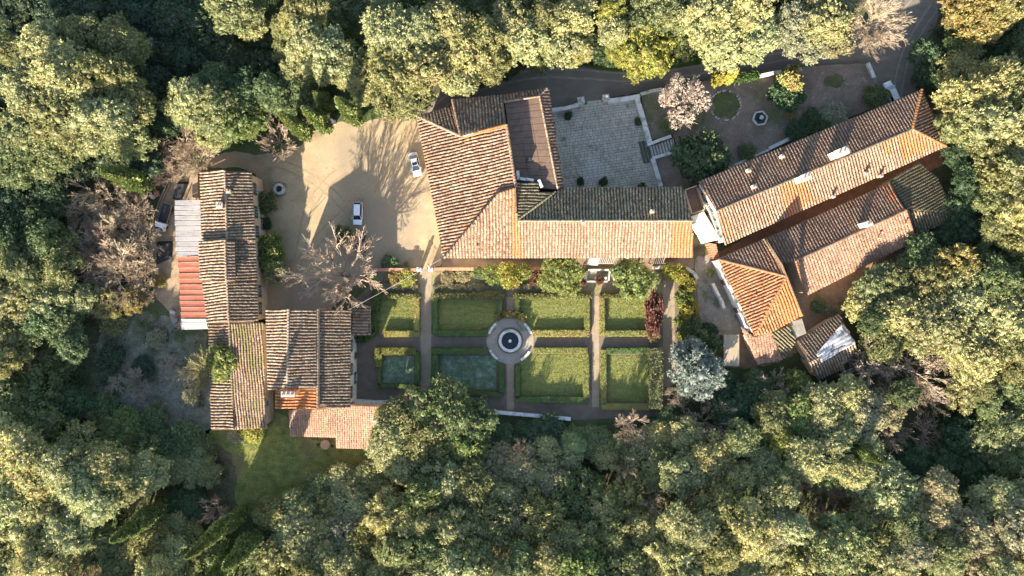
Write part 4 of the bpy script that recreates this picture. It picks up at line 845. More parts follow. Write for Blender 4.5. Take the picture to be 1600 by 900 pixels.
# ---------------------------------------------------------------- formal garden
def hedge(label, ppts, wpx, h, tone=(.13,.14,.04), leafy=.4, name='clipped_hedge', cat='hedge', z0=0, dens=52):
    P = [W(*p, h+z0) for p in ppts]; w = wpx*PX/2; VV = []; FF = []; off = 0; rng = RNG; mb = MB(); CC = []; NN_ = []
    t0 = origin(None)
    for i in range(len(P)-1):
        a, b = P[i].xy, P[i+1].xy; d = (b-a).normalized(); a = a-d*(w*.9 if i else 0); nn = Vector((-d.y, d.x)); L = (b-a).length
        q = [a+nn*w*.86, a-nn*w*.86, b-nn*w*.86, b+nn*w*.86]; mb.prism(q, z0, z0+h*.93)
        area = L*2*w+2*(L+2*w)*h; n = int(area*dens); 
        r = rng.random((n, 3)); top = r[:, 0] < (L*2*w)/area; u = r[:, 1]*L; s = np.where(r[:, 2] < .5, -1.0, 1.0); r2 = rng.random(n)
        x = np.where(top, (r[:, 2]*2-1)*w, s*w); z = np.where(top, h, r2*h)
        A = np.array(a)+u[:, None]*np.array(d)+x[:, None]*np.array(nn); CC.append(np.column_stack([A, z+z0+rng.normal(size=n)*.05]))
        N = np.where(top[:, None], np.array([[0, 0, 1.]]), np.column_stack([nn.x*s, nn.y*s, np.full(n, .25)])); NN_.append(N)
        for ee, dd in ((a, -d), (b, d)):
            m_ = int(2*w*h*dens); y = (rng.random(m_)*2-1)*w; zz = rng.random(m_)*h; CC.append(np.column_stack([ee.x+nn.x*y, ee.y+nn.y*y, zz+z0])); NN_.append(np.tile([dd.x, dd.y, .2], (m_, 1)))
    C = np.concatenate(CC)+RNG.normal(size=(sum(map(len, CC)), 3))*.04*leafy*2; N = np.concatenate(NN_)
    v, f = leaf_quads(C, N, .2*(.45+leafy), .15*(.45+leafy), .8, RNG); base = P[0].copy(); base.z = z0
    bv = np.array(mb.v); V = np.concatenate([v, bv])-np.array(base)
    me = bpy.data.meshes.new(name); me.from_pydata(V.tolist(), [], f.tolist()+[tuple(i+len(v) for i in q) for q in mb.f]); me.update()
    at = me.attributes.new('tint', 'FLOAT', 'FACE'); at.data.foreach_set('value', np.concatenate([np.clip(.5+RNG.normal(size=len(f))*.2, 0, 1), np.full(len(mb.f), .5)]).astype(np.float32))
    o = link(name, me, M['leaf'], None, None, tone); o.location = base; tag(o, label, cat); return o
Hd = (.25,.25,.075); Hg = (.12,.17,.05); Ho = (.31,.27,.085)
LAWNS = [('upper left', (589,466,647,517), 'lawn'), ('second upper', (685,468,775,516), 'lawn'), ('third upper', (806,466,913,517), 'lawn'), ('upper right', (947,466,1012,517), 'lawn'),
         ('lower left', (597,556,647,598), 'lawn_pale'), ('second lower', (688,556,775,608), 'lawn_pale'), ('third lower', (812,554,911,618), 'lawn'), ('lower right', (950,556,1014,628), 'lawn')]
def grass_on(name, x0, y0, x1, y1, tone, n, z0=.03, hgt=.07, poly=None):
    a, b = W(x0, y1), W(x1, y0); C = np.column_stack([a.x+RNG.random(n)*(b.x-a.x), a.y+RNG.random(n)*(b.y-a.y), np.full(n, z0)])
    if poly: C = np.array([c_ for c_ in C if inside((800+c_[0]/PX, 450-c_[1]/PX), poly)])
    N = np.tile([0, 0, 1.], (len(C), 1)); v, f = leaf_quads(C, N, hgt*2, .12, .45, RNG)
    me = npmesh(name, v, f, {'tint': np.clip(.5+RNG.normal(size=len(f))*.22, 0, 1)}); return link(name, me, M['grass'], None, 'stuff', tone)
for nm, (x0, y0, x1, y1), mk in LAWNS:
    poly = [(x0,y0),(x1,y0),(x1,y1),(x0,y1)]
    sheet('lawn', poly, .022, M[mk])
    tag(grass_on('grass', x0, y0, x1, y1, (.34,.35,.11) if mk == 'lawn' else (.24,.3,.19), int((x1-x0)*(y1-y0)*1.1)), f'short grass of the {nm} garden lawn', None)
hg = hedge
hg('clipped hedge along the right side of the first upper lawn', [(651,466),(651,519)], 8, 1.0, Ho)
hg('clipped hedge along the bottom of the first upper lawn', [(600,521.5),(655,521.5)], 9, 1.0, Ho)
hg('dark bushy hedge at the far left of the garden beside the annex', [(588,448),(586,490),(583,520),(566,530),(553,529)], 10, 1.3, Hg, .9)
hg('clipped hedge along the left side of the second upper lawn', [(679.5,466),(679.5,523)], 9, 1.0, Hg)
hg('clipped hedge along the bottom of the second upper lawn', [(684,521),(762,521)], 10, 1.0, Hg)
hg('clipped hedge at the right side of the second upper lawn by the centre path', [(781,466),(781,494)], 8, 1.0, Hg)
hg('clipped hedge at the left side of the third upper lawn by the centre path', [(808,466),(808,497)], 7, 1.0, Hg)
hg('clipped hedge along the bottom of the third upper lawn', [(833,521),(921,521)], 10, 1.0, Ho)
hg('clipped hedge along the right side of the third upper lawn', [(917.5,466),(917.5,516)], 8, 1.0, Hd)
hg('clipped hedge along the left side of the upper right lawn', [(941,466),(941,524)], 8, 1.0, Ho)
hg('clipped hedge along the bottom of the upper right lawn', [(946,521),(1012,521)], 9, 1.0, Hd)
hg('thick hedge round the top and left of the lower left lawn', [(650,549),(591,549),(591,573)], 11, 1.1, (.2,.19,.045))
hg('low dark hedge at the left and bottom of the lower left lawn', [(592,574),(593,602),(650,604)], 6, .9, Hg)
hg('dark hedge at the right of the lower left lawn', [(652,550),(652,600)], 8, .9, Hg)
hg('dark hedge along the top of the second lower lawn', [(674,549),(762,549)], 10, 1.0, Hg)
hg('dark hedge along the left of the second lower lawn', [(680,555),(680,610)], 10, 1.0, Hg)
hg('dark hedge along the slanting bottom of the second lower lawn', [(684,606),(730,611),(786,618)], 8, 1.0, Hg)
hg('dark hedge along the right of the second lower lawn', [(783,570),(784,613)], 9, 1.0, Hg)
hg('clipped hedge along the top of the third lower lawn', [(834,548),(918,548)], 9, 1.0, Hd)
hg('dark hedge along the left of the third lower lawn', [(809,572),(809,622)], 8, 1.0, Hg)
hg('clipped hedge along the bottom of the third lower lawn', [(806,624),(918,626)], 10, 1.0, Hg)
hg('clipped hedge along the right of the third lower lawn', [(916,553),(916,622)], 9, 1.0, Hd)
hg('clipped hedge along the left of the lower right lawn', [(943,547),(943,632)], 9, 1.0, Hd)
hg('clipped hedge along the top of the lower right lawn', [(948,549),(1014,548)], 9, 1.0, Hg)
hg('clipped hedge along the bottom of the lower right lawn', [(940,635),(1014,636)], 10, 1.0, Ho)
hg('tall bushy hedge between the lower right lawn and the right path', [(1025,545),(1027,590),(1024,638)], 18, 2.2, (.2,.21,.1), 1.0)
hg('curved clipped hedge above the fountain circle', [(775,497),(786,492),(808,492),(820,498)], 9, 1.1, (.2,.17,.06), .9)
for x0, x1, l in ((586,656,'first upper lawn'),(677,790,'second upper lawn'),(804,924,'third upper lawn'),(938,1006,'upper right lawn')):
    hg(f'loose leafy low hedge along the top edge of the {l}', [(x0,462.5),(x1,462.5)], 6, 1.1, (.17,.17,.06), 1.0)
hg('dense green hedge in shade beside the road above the upper garden', [(1128,124),(1150,121),(1186,116)], 11, 2.0, (.07,.12,.03), 1.0, z0=.3)
hg('low dark hedge along the verge of the road under the yellow tree', [(905,92),(960,99),(1020,99),(1090,88)], 9, 1.2, (.06,.1,.03), 1.0)
# walls of the formal garden
wall_run('brick_garden_wall', 'brick topped garden wall left of the garden gate, below the car park', [(582,421.5),(618,421.5),(650,422)], .5, 0, 1.4, M['ochre'], M['brick'])
wall_run('brick_garden_wall', 'brick topped low wall right of the garden gate, in front of the villa', [(677,420.5),(745,420.5),(850,420)], .45, 0, 1.1, M['ochre'], M['brick'])
wall_run('garden_edge_wall', 'long pale wall along the bottom edge of the formal garden', [(772,644),(830,649),(892,655)], .5, -.1, 1.0, M['wallstone'], M['whitewall'])
wall_run('garden_edge_wall', 'pale wall behind the terracotta annex at the garden corner', [(551,626.5),(585,628.5),(625,629)], .45, 0, 1.2, M['wallstone'], M['whitewall'])
wall_run('yard_wall', 'curved pale wall beside the white flank of the hipped house', [(1114,443),(1120,455),(1128,470),(1132,482)], .4, 0, 1.6, M['wallstone'], M['wallstone'])
wall_run('yard_wall', 'curved brick wall around the right end of the flower bed', [(1022,418),(1050,417),(1072,419),(1084,426),(1090,436)], .5, 0, 1.6, M['ochre'], M['wallstone'])
for x, l in ((654.5,'left'),(673,'right')):
    t = thing('garden_gate_pillar', W(x, 421, 0), f'whitish {l} gate pillar at the top of the garden path', 'pillar'); p = W(x, 421, 2)
    MB().box((p.x, p.y, 1.0), (.6, .6, 2.0)).build('shaft', M['white'], t); MB().box((p.x, p.y, 2.06), (.8, .8, .12)).build('cap', M['whitewall'], t); k = MB(); k.lathe((p.x, p.y, 2.12), [(.1,0),(.28,.2),(.25,.4),(0,.52)], 10); k.build('ball', M['whitewall'], t)
gt = thing('garden_gate', W(664, 421, 0), 'dark iron gate between the two garden pillars, standing half open', 'gate')
for s, rz in ((-1, .9), (1, -.9)):
    a = W(664+s*7, 421, 0); d = Vector((-s*math.cos(rz), math.sin(abs(rz)), 0))*.85
    lf = MB(); lf.tube([a+Vector((0,0,.2)), a+d+Vector((0,0,.2))], .03, 5); lf.tube([a+Vector((0,0,1.5)), a+d+Vector((0,0,1.5))], .03, 5)
    for k in range(6): q = a+d*k/5; lf.tube([q+Vector((0,0,.15)), q+Vector((0,0,1.65))], .02, 4)
    lf.build('gate_leaf', M['blacktrim'], gt)
# pergola strips, canopy and garden shed front south of the villa
sheet('villa_forecourt', [(690,402),(1084,402),(1084,420),(690,420)], .014, mat('forecourt_brown', [(.3,(.17,.12,.08)),(.7,(.27,.2,.14))], .8, .95, .03, 9, fine=(6,.2)))
for x0, n, l in ((935, 12, 'left'), (1019, 7, 'right')):
    t = thing('pergola', W(x0, 412, 0), f'{l} pergola of white slats against the sunny front of the villa', 'pergola')
    for k in range(n):
        a, b = W(x0+k*2.9+2, 403, 2.6), W(x0+k*2.9-1, 412.5, 2.6); MB().box(((a.x+b.x)/2, (a.y+b.y)/2, 2.65), (.12, (a-b).length, .1), math.atan2(b.y-a.y, b.x-a.x)+math.pi/2).build('slat', M['whitemetal'], t)
    a, b = W(x0-2, 411.5, 2.5), W(x0+n*2.9, 411.5, 2.5); MB().box(((a.x+b.x)/2, a.y, 2.52), ((b-a).length, .12, .14)).build('beam', M['wood'], t)
    for q in (a, b): MB().box((q.x, q.y, 1.22), (.14, .14, 2.44)).build('post', M['wood'], t)
t = thing('glass_canopy', W(925, 409, 0), 'pale rectangular porch canopy beside the left pergola', 'canopy'); q = [W(*p, 2.8) for p in ((917,403.5),(938,403.5),(934,415),(916,414))]
MB().prism([(p.x, p.y) for p in q], 2.75, 2.85).build('panel', M['whitemetal'], t)
for p in q[2:]: MB().box((p.x, p.y+.2, 1.37), (.12, .12, 2.74)).build('post', M['wood'], t)
t = thing('sunken_court', W(935, 431, 0), 'small walled court with grey floor and a red plant, below the pergola', 'courtyard')
q = [W(*p) for p in ((917,422),(952,422),(950,440),(915,440))]; MB().prism([(p.x, p.y) for p in q], 0, .05).build('floor', M['yard_grey'], t)
for a, b, hh, ww in ((q[0], q[1], 1.0, .35), (q[1], q[2], .9, .3), (q[3], q[2], .6, .3), (q[0], q[3], .7, .3), (q[1]+Vector((.9,0,0)), q[2]+Vector((1.1,0,0)), .8, .3)):
    d = b-a; MB().box(((a.x+b.x)/2, (a.y+b.y)/2, hh/2), (d.length-.36, ww, hh), math.atan2(d.y, d.x)).build('low_wall', M['wallstone'], t)
for x in (914.5, 932, 946.5): p = W(x, 434.5, .9); MB().box((p.x, p.y-.02, .45), (.42, .42, .9)).build('pier', M['white'], t)
# overhead cable
cb = MB(); a, b = W(689, 405, 8.0), W(545, 484, 8.5); cb.tube([a.lerp(b, k/16)-Vector((0,0,math.sin(math.pi*k/16)*.8)) for k in range(17)], .035, 4); tag(cb.build('overhead_cable', M['whitemetal']), 'pale overhead cable strung from the villa corner to the tall house', 'cable')
cb = MB(); a, b = W(404, 470, 6.0), W(418, 484, 8.4); cb.tube([a.lerp(b, k/8)-Vector((0,0,math.sin(math.pi*k/8)*.2)) for k in range(9)], .04, 4); tag(cb.build('overhead_cable', M['blacktrim']), 'short dark cable between the farmhouse and the tall house', 'cable')
# ---------------------------------------------------------------- vehicles
def vehicle(px, py, ang, label, paint, L=4.35, Wd=1.78, H=1.5, kind='hatch', group='parked cars', z0=0.0, roofglass=False):
    """ang: heading of the front in radians, world"""
    t = thing('parked_car', W(px, py, 0)+Vector((0,0,z0)), label, 'car', group, ang)
    st = {'hatch': [(-.5,.74,.35,.62),(-.485,.9,.28,.86),(-.4,.97,.22,.95),(-.25,1,.2,.98),(0,1,.2,.96),(.2,1,.2,.93),(.36,.97,.22,.86),(.455,.88,.25,.74),(.495,.7,.32,.6)],
          'sedan': [(-.5,.74,.35,.68),(-.485,.9,.28,.86),(-.38,.97,.22,.92),(-.25,1,.2,.94),(0,1,.2,.94),(.2,1,.2,.92),(.36,.97,.22,.84),(.455,.88,.25,.72),(.495,.7,.32,.6)]}[kind]
    def loft(sts, name, m, par):
        V = []; F = []
        for x, w, zl, zh in sts:
            hw = w*Wd/2; x *= L
            V += [(x, hw*.92, zl), (x, hw, zl+(zh-zl)*.35), (x, hw*.97, zl+(zh-zl)*.75), (x, hw*.84, zh), (x, 0, zh+.035), (x, -hw*.84, zh), (x, -hw*.97, zl+(zh-zl)*.75), (x, -hw, zl+(zh-zl)*.35), (x, -hw*.92, zl)]
        for i in range(len(sts)-1):
            for k in range(8): F.append((i*9+k, (i+1)*9+k, (i+1)*9+k+1, i*9+k+1))
            F.append((i*9+8, (i+1)*9+8, (i+1)*9, i*9))
        F.append(tuple(range(9))); F.append(tuple((len(sts)-1)*9+k for k in range(8, -1, -1)))
        mb = MB(); mb.add(V, F); return mb.build(name, m, par, local=True, smooth=False)
    loft(st, 'body', paint, t)
    gh = {'hatch': (-.46, -.36, .1, .27), 'sedan': (-.36, -.2, .08, .25)}[kind]; zb, zt_ = .9, H
    def quad(name, m, pts, par=t): mb = MB(); mb.add(pts, [(0,1,2,3)]); o = mb.build(name, m, par, local=True); s = o.modifiers.new('t', 'SOLIDIFY'); s.thickness = .03; return o
    r0, r1, f1, f0 = [v*L for v in gh]; wb, wt_ = Wd/2*.88, Wd/2*.62
    B0, B1, T0, T1 = (r0, wb, zb), (f0, wb, zb), (r1, wt_, zt_-.04), (f1, wt_, zt_-.04); mir = lambda p: (p[0], -p[1], p[2])
    quad('windscreen', M['carglass'], [B1, mir(B1), mir(T1), T1]); quad('rear_window', M['carglass'], [mir(B0), B0, T0, mir(T0)])
    quad('side_window', M['carglass'], [B0, B1, T1, T0]); quad('side_window', M['carglass'], [mir(B1), mir(B0), mir(T0), mir(T1)])
    rp = MB(); rp.add([(r1-.03, wt_+.03, zt_-.03), (f1+.03, wt_+.03, zt_-.03), (f1+.03, 0, zt_+.03), (r1-.03, 0, zt_+.03), (r1-.03, -wt_-.03, zt_-.03), (f1+.03, -wt_-.03, zt_-.03)], [(0,1,2,3)[::-1], (3,2,5,4)[::-1]]); ro = rp.build('roof_panel', paint, t, local=True); s = ro.modifiers.new('t', 'SOLIDIFY'); s.thickness = .05
    for a, b in ((B0, T0), (B1, T1), (mir(B0), mir(T0)), (mir(B1), mir(T1))): MB().tube([a, b], .045, 5).build('roof_pillar', paint, t, local=True)
    if roofglass: quad('sunroof', M['carglass'], [(-.05*L, .45, zt_+.03), (.06*L, .45, zt_+.03), (.06*L, -.45, zt_+.03), (-.05*L, -.45, zt_+.03)])
    for x in (-.31, .31):
        for s in (-1, 1):
            w = MB(); w.tube([(x*L, s*(Wd/2-.2), .32), (x*L, s*(Wd/2+.005), .32)], .32, 14); wo = w.build('wheel', M['tyre'], t, local=True)
            w = MB(); w.tube([(x*L, s*(Wd/2), .32), (x*L, s*(Wd/2+.02), .32)], .19, 10); w.build('rim', M['rim'], wo, local=True)
    for s in (-1, 1):
        MB().box((.455*L, s*Wd*.36, .68), (.22, .36, .14), s*-.35).build('headlight', M['lamp'], t, local=True)
        MB().box((-.492*L, s*Wd*.36, .78), (.08, .26, .2)).build('tail_light', M['redlamp'], t, local=True)
        MB().box((.2*L, s*(Wd/2+.05), .96), (.14, .2, .13)).build('mirror', paint, t, local=True)
    MB().box((.5*L, 0, .45), (.08, Wd*.6, .16)).build('grille', M['blacktrim'], t, local=True); MB().box((-.5*L, 0, .45), (.06, Wd*.6, .14)).build('bumper', M['blacktrim'], t, local=True)
    return t
D = math.radians
vehicle(560, 334, D(-91), 'white car parked in the shade in the middle of the car park', M['carwhite'])
vehicle(649.5, 258, D(-76), 'silver car with dark sunroof parked beside the left eave of the villa', M['carsilver'], kind='sedan', L=4.6, roofglass=True)
vehicle(564, 380, D(-88), 'black car mostly hidden behind the big bare tree below the white car', M['carblack'])
vehicle(1390, 146, D(115), 'white car on the drive, half behind the slanting roof', M['carwhite'])
# small truck
t = thing('small_truck', W(260, 340, 0), 'small white pickup truck with a dark load bed beside the zinc lean-to', 'truck', None, D(-107))
mb = MB(); mb.add([(1.1,-.85,.45),(2.6,-.82,.45),(2.6,.82,.45),(1.1,.85,.45),(1.1,-.85,1.1),(2.55,-.78,1.0),(2.55,.78,1.0),(1.1,.85,1.1),(1.15,-.72,1.85),(2.0,-.7,1.85),(2.0,.7,1.85),(1.15,.72,1.85)], [(3,2,1,0),(0,1,5,4),(1,2,6,5),(2,3,7,6),(3,0,4,7),(4,5,9,8),(5,6,10,9),(6,7,11,10),(7,4,8,11),(8,9,10,11)]); mb.build('cab', M['carwhite'], t, local=True)
mb = MB(); mb.add([(2.5,-.66,1.08),(2.5,.66,1.08),(2.06,.6,1.8),(2.06,-.6,1.8)], [(0,1,2,3)]); o = mb.build('windscreen', M['carglass'], t, local=True); s = o.modifiers.new('t', 'SOLIDIFY'); s.thickness = .04; s.offset = 1
MB().box((-.75, 0, .75), (3.5, 1.75, .12)).build('load_bed', M['blacktrim'], t, local=True)
for a, b in (((-.75,.87,.98),(3.5,.06,.4)),((-.75,-.87,.98),(3.5,.06,.4)),((-2.5,0,.98),(.06,1.68,.4)),((1.0,0,1.1),(.06,1.7,.6))): MB().box(a, b).build('side_board', M['greymetal'], t, local=True)
MB().box((-.8, .1, 1.0), (2.9, 1.3, .35), .03).build('load', M['darksheet'], t, local=True)
for x in (-1.6, 1.75):
    for s in (-1, 1): w = MB(); w.tube([(x, s*.65, .34), (x, s*.88, .34)], .34, 12); w.build('wheel', M['tyre'], t, local=True)
for s in (-1, 1): MB().box((2.62, s*.6, .75), (.05, .25, .18)).build('headlight', M['lamp'], t, local=True); MB().box((2.0, s*.98, 1.4), (.1, .2, .25)).build('mirror', M['blacktrim'], t, local=True)
# low dark sheets and clutter at the left
def cover(label, quad, z):
    q = [W(*p, z) for p in quad]; NN = 8; vs = []
    for i in range(NN):
        for j in range(NN):
            u, v = i/(NN-1), j/(NN-1); p = q[0].lerp(q[1], u).lerp(q[3].lerp(q[2], u), v); e = min(u, v, 1-u, 1-v) < .01; vs.append((p.x, p.y, .03 if e else z+random.uniform(-.08, .1)))
    mb = MB(); mb.add(vs, [(i*NN+j, i*NN+j+1, (i+1)*NN+j+1, (i+1)*NN+j) for i in range(NN-1) for j in range(NN-1)]); o = mb.build('dark_sheet', M['darksheet']); tag(o, label, 'covered stack')  # raised dark sheet, crumpled at random
cover('low dark crumpled sheet below the small white truck', [(243,377),(268,376),(267,402),(242,414)], .6)
cover('low dark crumpled sheet above the zinc lean-to', [(275,284),(294,283),(282,313),(267,310)], .6)
tag(MB().box((*W(309, 290, 1).xy, 1.1), (1.0, 4.6, 2.2)).build('side_lean_to', M['wood']), 'narrow brown lean-to at the top left corner of the farmhouse', 'lean-to')
junk = [(241,308,.8,.5,'whitewall','white crate on the rough strip beside the farm track'),(247,303,.9,.9,'brick','brown crate on the rough strip beside the farm track'),(229,379,1.1,.7,'whitewall','white box lying in the scrub left of the low dark sheet'),(222,384,.6,.6,'whitemetal','small white drum lying in the scrub at the track edge'),(272,488,1.0,.6,'whitemetal','white slab leaning at the lower end of the red lean-to'),(276,500,.7,1.1,'greymetal','grey slab beside the lower end of the red lean-to')]
for x, y, a, b, mk, lb in junk: p = W(x, y, 0); mb = MB(); mb.box((p.x, p.y, .35), (a, b, .6), random.random()*3); mb.box((p.x, p.y, .68), (a*.9, b*.9, .08), random.random()*3); tag(mb.build('crate', M[mk]), lb, 'crate')
q = [W(*p, .3) for p in ((262,286),(248,318),(240,345))]; 
pl = thing('plank_stack', W(258,300), 'two long planks lying beside the farm track above the truck', 'planks')
for dx in (0, .5): MB().tube([q[0]+Vector((dx,0,.1)), q[1]+Vector((dx,0,.1)), q[2]+Vector((dx,0,.1))], .14, 4).build('plank', M['wood'], pl)
# sculpture by the cypresses
t = thing('garden_statue', W(520, 190, 0), 'small white statue on a plinth between two cypresses at the car park edge', 'statue'); p = W(520, 190, 1)
MB().box((p.x, p.y, .5), (.7, .7, 1.0)).build('plinth', M['wallstone'], t); k = MB(); k.lathe((p.x, p.y, 1.0), [(.3,0),(.34,.3),(.2,.9),(.36,1.3),(.3,1.55),(.1,1.7),(.18,1.8),(.18,2.0),(0,2.1)], 12); k.build('figure', M['white'], t)
# patio clutter south of the terracotta annex
t = thing('patio_table', W(508, 694), 'round grey patio table in the shade below the terracotta annex', 'table'); p = W(508, 695, .7); k = MB(); k.lathe((p.x, p.y, .7), [(.0,0),(.9,0),(.9,.06),(0,.06)], 16); k.build('table_top', M['wood'], t); MB().tube([(p.x, p.y, 0), (p.x, p.y, .7)], .08, 6).build('leg', M['blacktrim'], t)
for x, y, r_, l in ((497,695,.3,'left'),(519,697,-.4,'right')):
    t = thing('patio_chair', W(x, y), f'dark patio chair at the {l} of the round patio table', 'chair'); p = W(x, y, .45); MB().box((p.x, p.y, .45), (.5, .5, .06), r_).build('seat', M['blacktrim'], t); MB().box((p.x, p.y+.25, .75), (.5, .05, .5), 0).build('backrest', M['blacktrim'], t)
    for dx in (-.2, .2):
        for dy in (-.2, .2): MB().box((p.x+dx, p.y+dy, .21), (.05, .05, .42)).build('leg', M['blacktrim'], t)
# ---------------------------------------------------------------- shrubs and garden trees
tree(888, 181, 6, 1.3, 'dark', 'ball', 'small round potted shrub near the left courtyard wall', cat='shrub')
tree(907, 284, 6, 1.4, 'dark', 'ball', 'left small round shrub by the courtyard foot, under the villa roof edge', cat='shrub')
tree(943, 284, 6.5, 1.4, 'dark', 'ball', 'right small round shrub by the courtyard foot, under the villa roof edge', cat='shrub')
tree(1094, 250, 40, 5.5, 'dark', 'ball', 'big dark rounded bush between the upper garden and the long slanting house', cat='shrub', z0=.9)
tree(1367, 151, 17, 3.0, 'green', 'ball', 'rounded green bush left of the white car on the drive', cat='shrub', z0=.9)
tree(1229, 146, 24, 4.2, 'dark', 'bush', 'broad dark bush under its golden sunlit top in the upper garden', cat='shrub', z0=.9)
tree(1234, 124, 16, 7.2, 'gold', 'bush', 'golden coloured sunlit top of the broad bush beside the white roadside wall', cat='shrub', z0=.9)  # separate gold shrub added as the painted sunlit top of the bush
tree(1120, 124, 9, 6.5, 'yellow', 'bush', 'shrub coloured sunlit yellow at the road, nearer the blossoming tree', cat='shrub', z0=.9)  # sunlit part of the hedge, its light put into yellow leaves
tree(1137, 122, 9, 6.6, 'yellow', 'bush', 'shrub coloured sunlit yellow at the road beside the shaded hedge', cat='shrub', z0=.9)  # yellow again stands in for sunlight on the hedge
for x, y, r, h, tn, lb in ((1290,208,17,2.2,'dark','dark shrub pressed against the low kerb of the slanting house'),(1268,190,16,1.9,'dark','dark spreading shrub above the slanting roof, nearer the hexagonal fountain'),(1300,180,18,1.4,'grey','dull grey brown low shrub between the lawn patch and the slanting house'),(1245,205,16,1.8,'dark','dark shrub beside the whitest low kerb wall'),(1168,238,12,1.1,'green','low sparse shrub above the first stretch of kerb wall'),(1237,178,8,1.0,'gold','small yellowish shrub right of the hexagonal fountain'),(1082,180,12,1.4,'grey','grey green shrub under the blossoming tree'),(1050,192,14,1.2,'green','green shrub below the blossoming tree'),(1003,292,6,1.2,'green','little shrub against the short retaining wall'),(998,190,6,1.0,'green','ivy tuft at the broad white retaining wall')):
    tree(x, y, r, h, tn, 'bush', lb, cat='shrub', z0=.9 if x > 1020 else 0)
# blossoming tree
M['blossom'] = leaf_mat('blossom', .3)
bl = crown_mesh('blossom_crown', 91, R=5, H=3.4, lobes=30, tufts=26, leaves=10, tuft=.45, L=.3, Wl=.22, lob=(.16,.26), core=.25); bl.materials.append(M['blossom'])
p = W(1066, 158, 6.2); t = thing('blossoming_tree', (p.x, p.y, .9), 'pale pink blossoming tree beside the road wall of the upper garden', 'tree'); c = link('crown', bl, None, t); c.location = (0, 0, 5.4); c.scale = (.86, .86, .66); c.color = (.52, .42, .33, 1); tr = link('trunk', TRUNK[0], None, t); tr.scale = (.7, .7, .9)
c = link('branches', bare_variant(BARE[0], 'twig_pink')[1], None, t); c.scale = (.8, .8, .78)
# silver tree, red shrub, garden bushes
tree(1088, 578, 41, 8.0, 'silver', 'feather', 'bushy silver blue tree standing alone beyond the lower right garden corner', name='silver_tree')
t = tree(1021, 492, 13, 4.6, 'red', 'bush', 'tall narrow red leaved shrub beside the upper right lawn', cat='shrub', name='red_shrub'); 
t.children[0].scale.y *= 2.6; t.children[0].scale.x *= .9; t.children[0].rotation_euler = (0, 0, 0)
tree(1022, 524, 9, 1.6, 'gold', 'bush', 'small tan shrub at the foot of the red leaved shrub', cat='shrub')
tree(880, 432, 29, 7.0, 'lime', 'oak', 'bushy green tree against the villa, left of the small walled court')
tree(992, 438, 29, 6.0, 'lime', 'oak', 'bushy yellow green tree right of the small walled court')
tree(972, 424, 15, 4.5, 'green', 'bush', 'green shrub at the pergola, touching the yellow green tree', cat='shrub')
for x, y, r, h, tn, lb in ((795,430,17,2.6,'yellow','bright yellow green shrub in the bed in front of the villa'),(815,428,13,2.4,'lime','lime shrub right of the brightest yellow shrub in the villa bed'),(770,430,14,2.0,'lime','lime shrub left of the brightest yellow shrub in the villa bed'),(748,427,9,1.5,'green','green shrub near the middle of the low brick wall'),(843,436,13,1.8,'redbrown','russet shrub in the bed left of the bushy green tree'),(700,432,10,1.3,'grey','grey green shrub in the bed just right of the garden path'),(722,431,10,1.3,'grey','second grey green shrub right of the garden path'),(635,434,12,1.8,'yellow','yellow shrub in the bed left of the garden gate'),(617,433,11,1.6,'gold','golden shrub in the bed left of the yellow one'),(908,440,6,1.6,'red','red plant left of the small walled court'),(936,438,6,1.8,'red','red plant inside the small walled court'),
  (1046,424,11,2.6,'yellow','yellow shrub at the top of the right garden path'),(1063,428,12,3.0,'yellow','bright yellow shrub inside the curved wall'),(1074,446,12,3.0,'yellow','yellow shrub below the curved wall'),(1068,466,13,3.0,'lime','lime shrub on the right border, second group down'),(1076,484,14,3.2,'yellow','yellow shrub on the right border beside the paved yard'),(1066,500,12,2.6,'lime','lime shrub on the right border level with the red shrub'),(1080,508,14,3.2,'green','green shrub on the right border by the yard corner'),(1072,528,13,2.8,'yellow','yellow shrub on the right border, near the silver tree'),(1092,532,14,3.4,'olive','olive shrub just above the silver tree'),(1062,546,11,2.4,'lime','lime shrub at the lower end of the right border'),
  (610,412,12,1.2,'green','low green clump between the car park and the brick wall'),(635,414,4,.9,'pale','tiny pale plant between the car park and garden gate'),(1110,540,16,3.2,'green','green shrub left of the flat beige shed'),(1104,520,14,2.6,'dark','dark shrub below the paved yard'),(1110,425,6,1.2,'olive','small shrub in the paved yard near the brick steps'),(1300,486,9,1.6,'grey','small grey shrub by the upper corner of the tarpaulin shed'),(1278,478,10,1.3,'green','low green shrub on the earth yard below the lower long house'),
  (416,317,16,3.2,'green','round green shrub right of the farmhouse, below the well'),(423,384,17,4.6,'lime','bright green shrub beside the farmhouse wall, uppermost of three'),(424,404,17,4.8,'lime','bright green shrub beside the farmhouse wall, middle of three'),(428,424,17,4.4,'pale','pale green shrub beside the farmhouse wall, lowest of three'),(412,350,10,1.6,'dark','low dark shrub at the farmhouse wall, between the round and bright shrubs'),(536,369,15,2.6,'green','dark green shrub above the big bare tree, beside the black car'),
  (395,672,16,1.8,'yellow','yellowish shrub at the lower right corner of the barn'),(372,678,13,1.4,'grey','dry grey shrub at the lower edge of the barn'),(412,662,9,1.3,'lime','little lime shrub at the barn wall'),(250,440,9,1.2,'gold','golden shrub at the end of the farm track')):
    tree(x, y, r, h, tn, 'bush', lb, cat='shrub')
sb = [(x, y) for x in range(598, 650, 6) for y in (448,)]+[(x, 448) for x in range(684, 900, 7)]
ORD='first second third fourth fifth sixth seventh eighth ninth tenth eleventh twelfth thirteenth fourteenth fifteenth sixteenth seventeenth eighteenth nineteenth twentieth twenty-first twenty-second twenty-third twenty-fourth twenty-fifth twenty-sixth twenty-seventh twenty-eighth twenty-ninth thirtieth thirty-first thirty-second'.split()
g_ = 'grey lavender clumps in the flower bed below the villa'
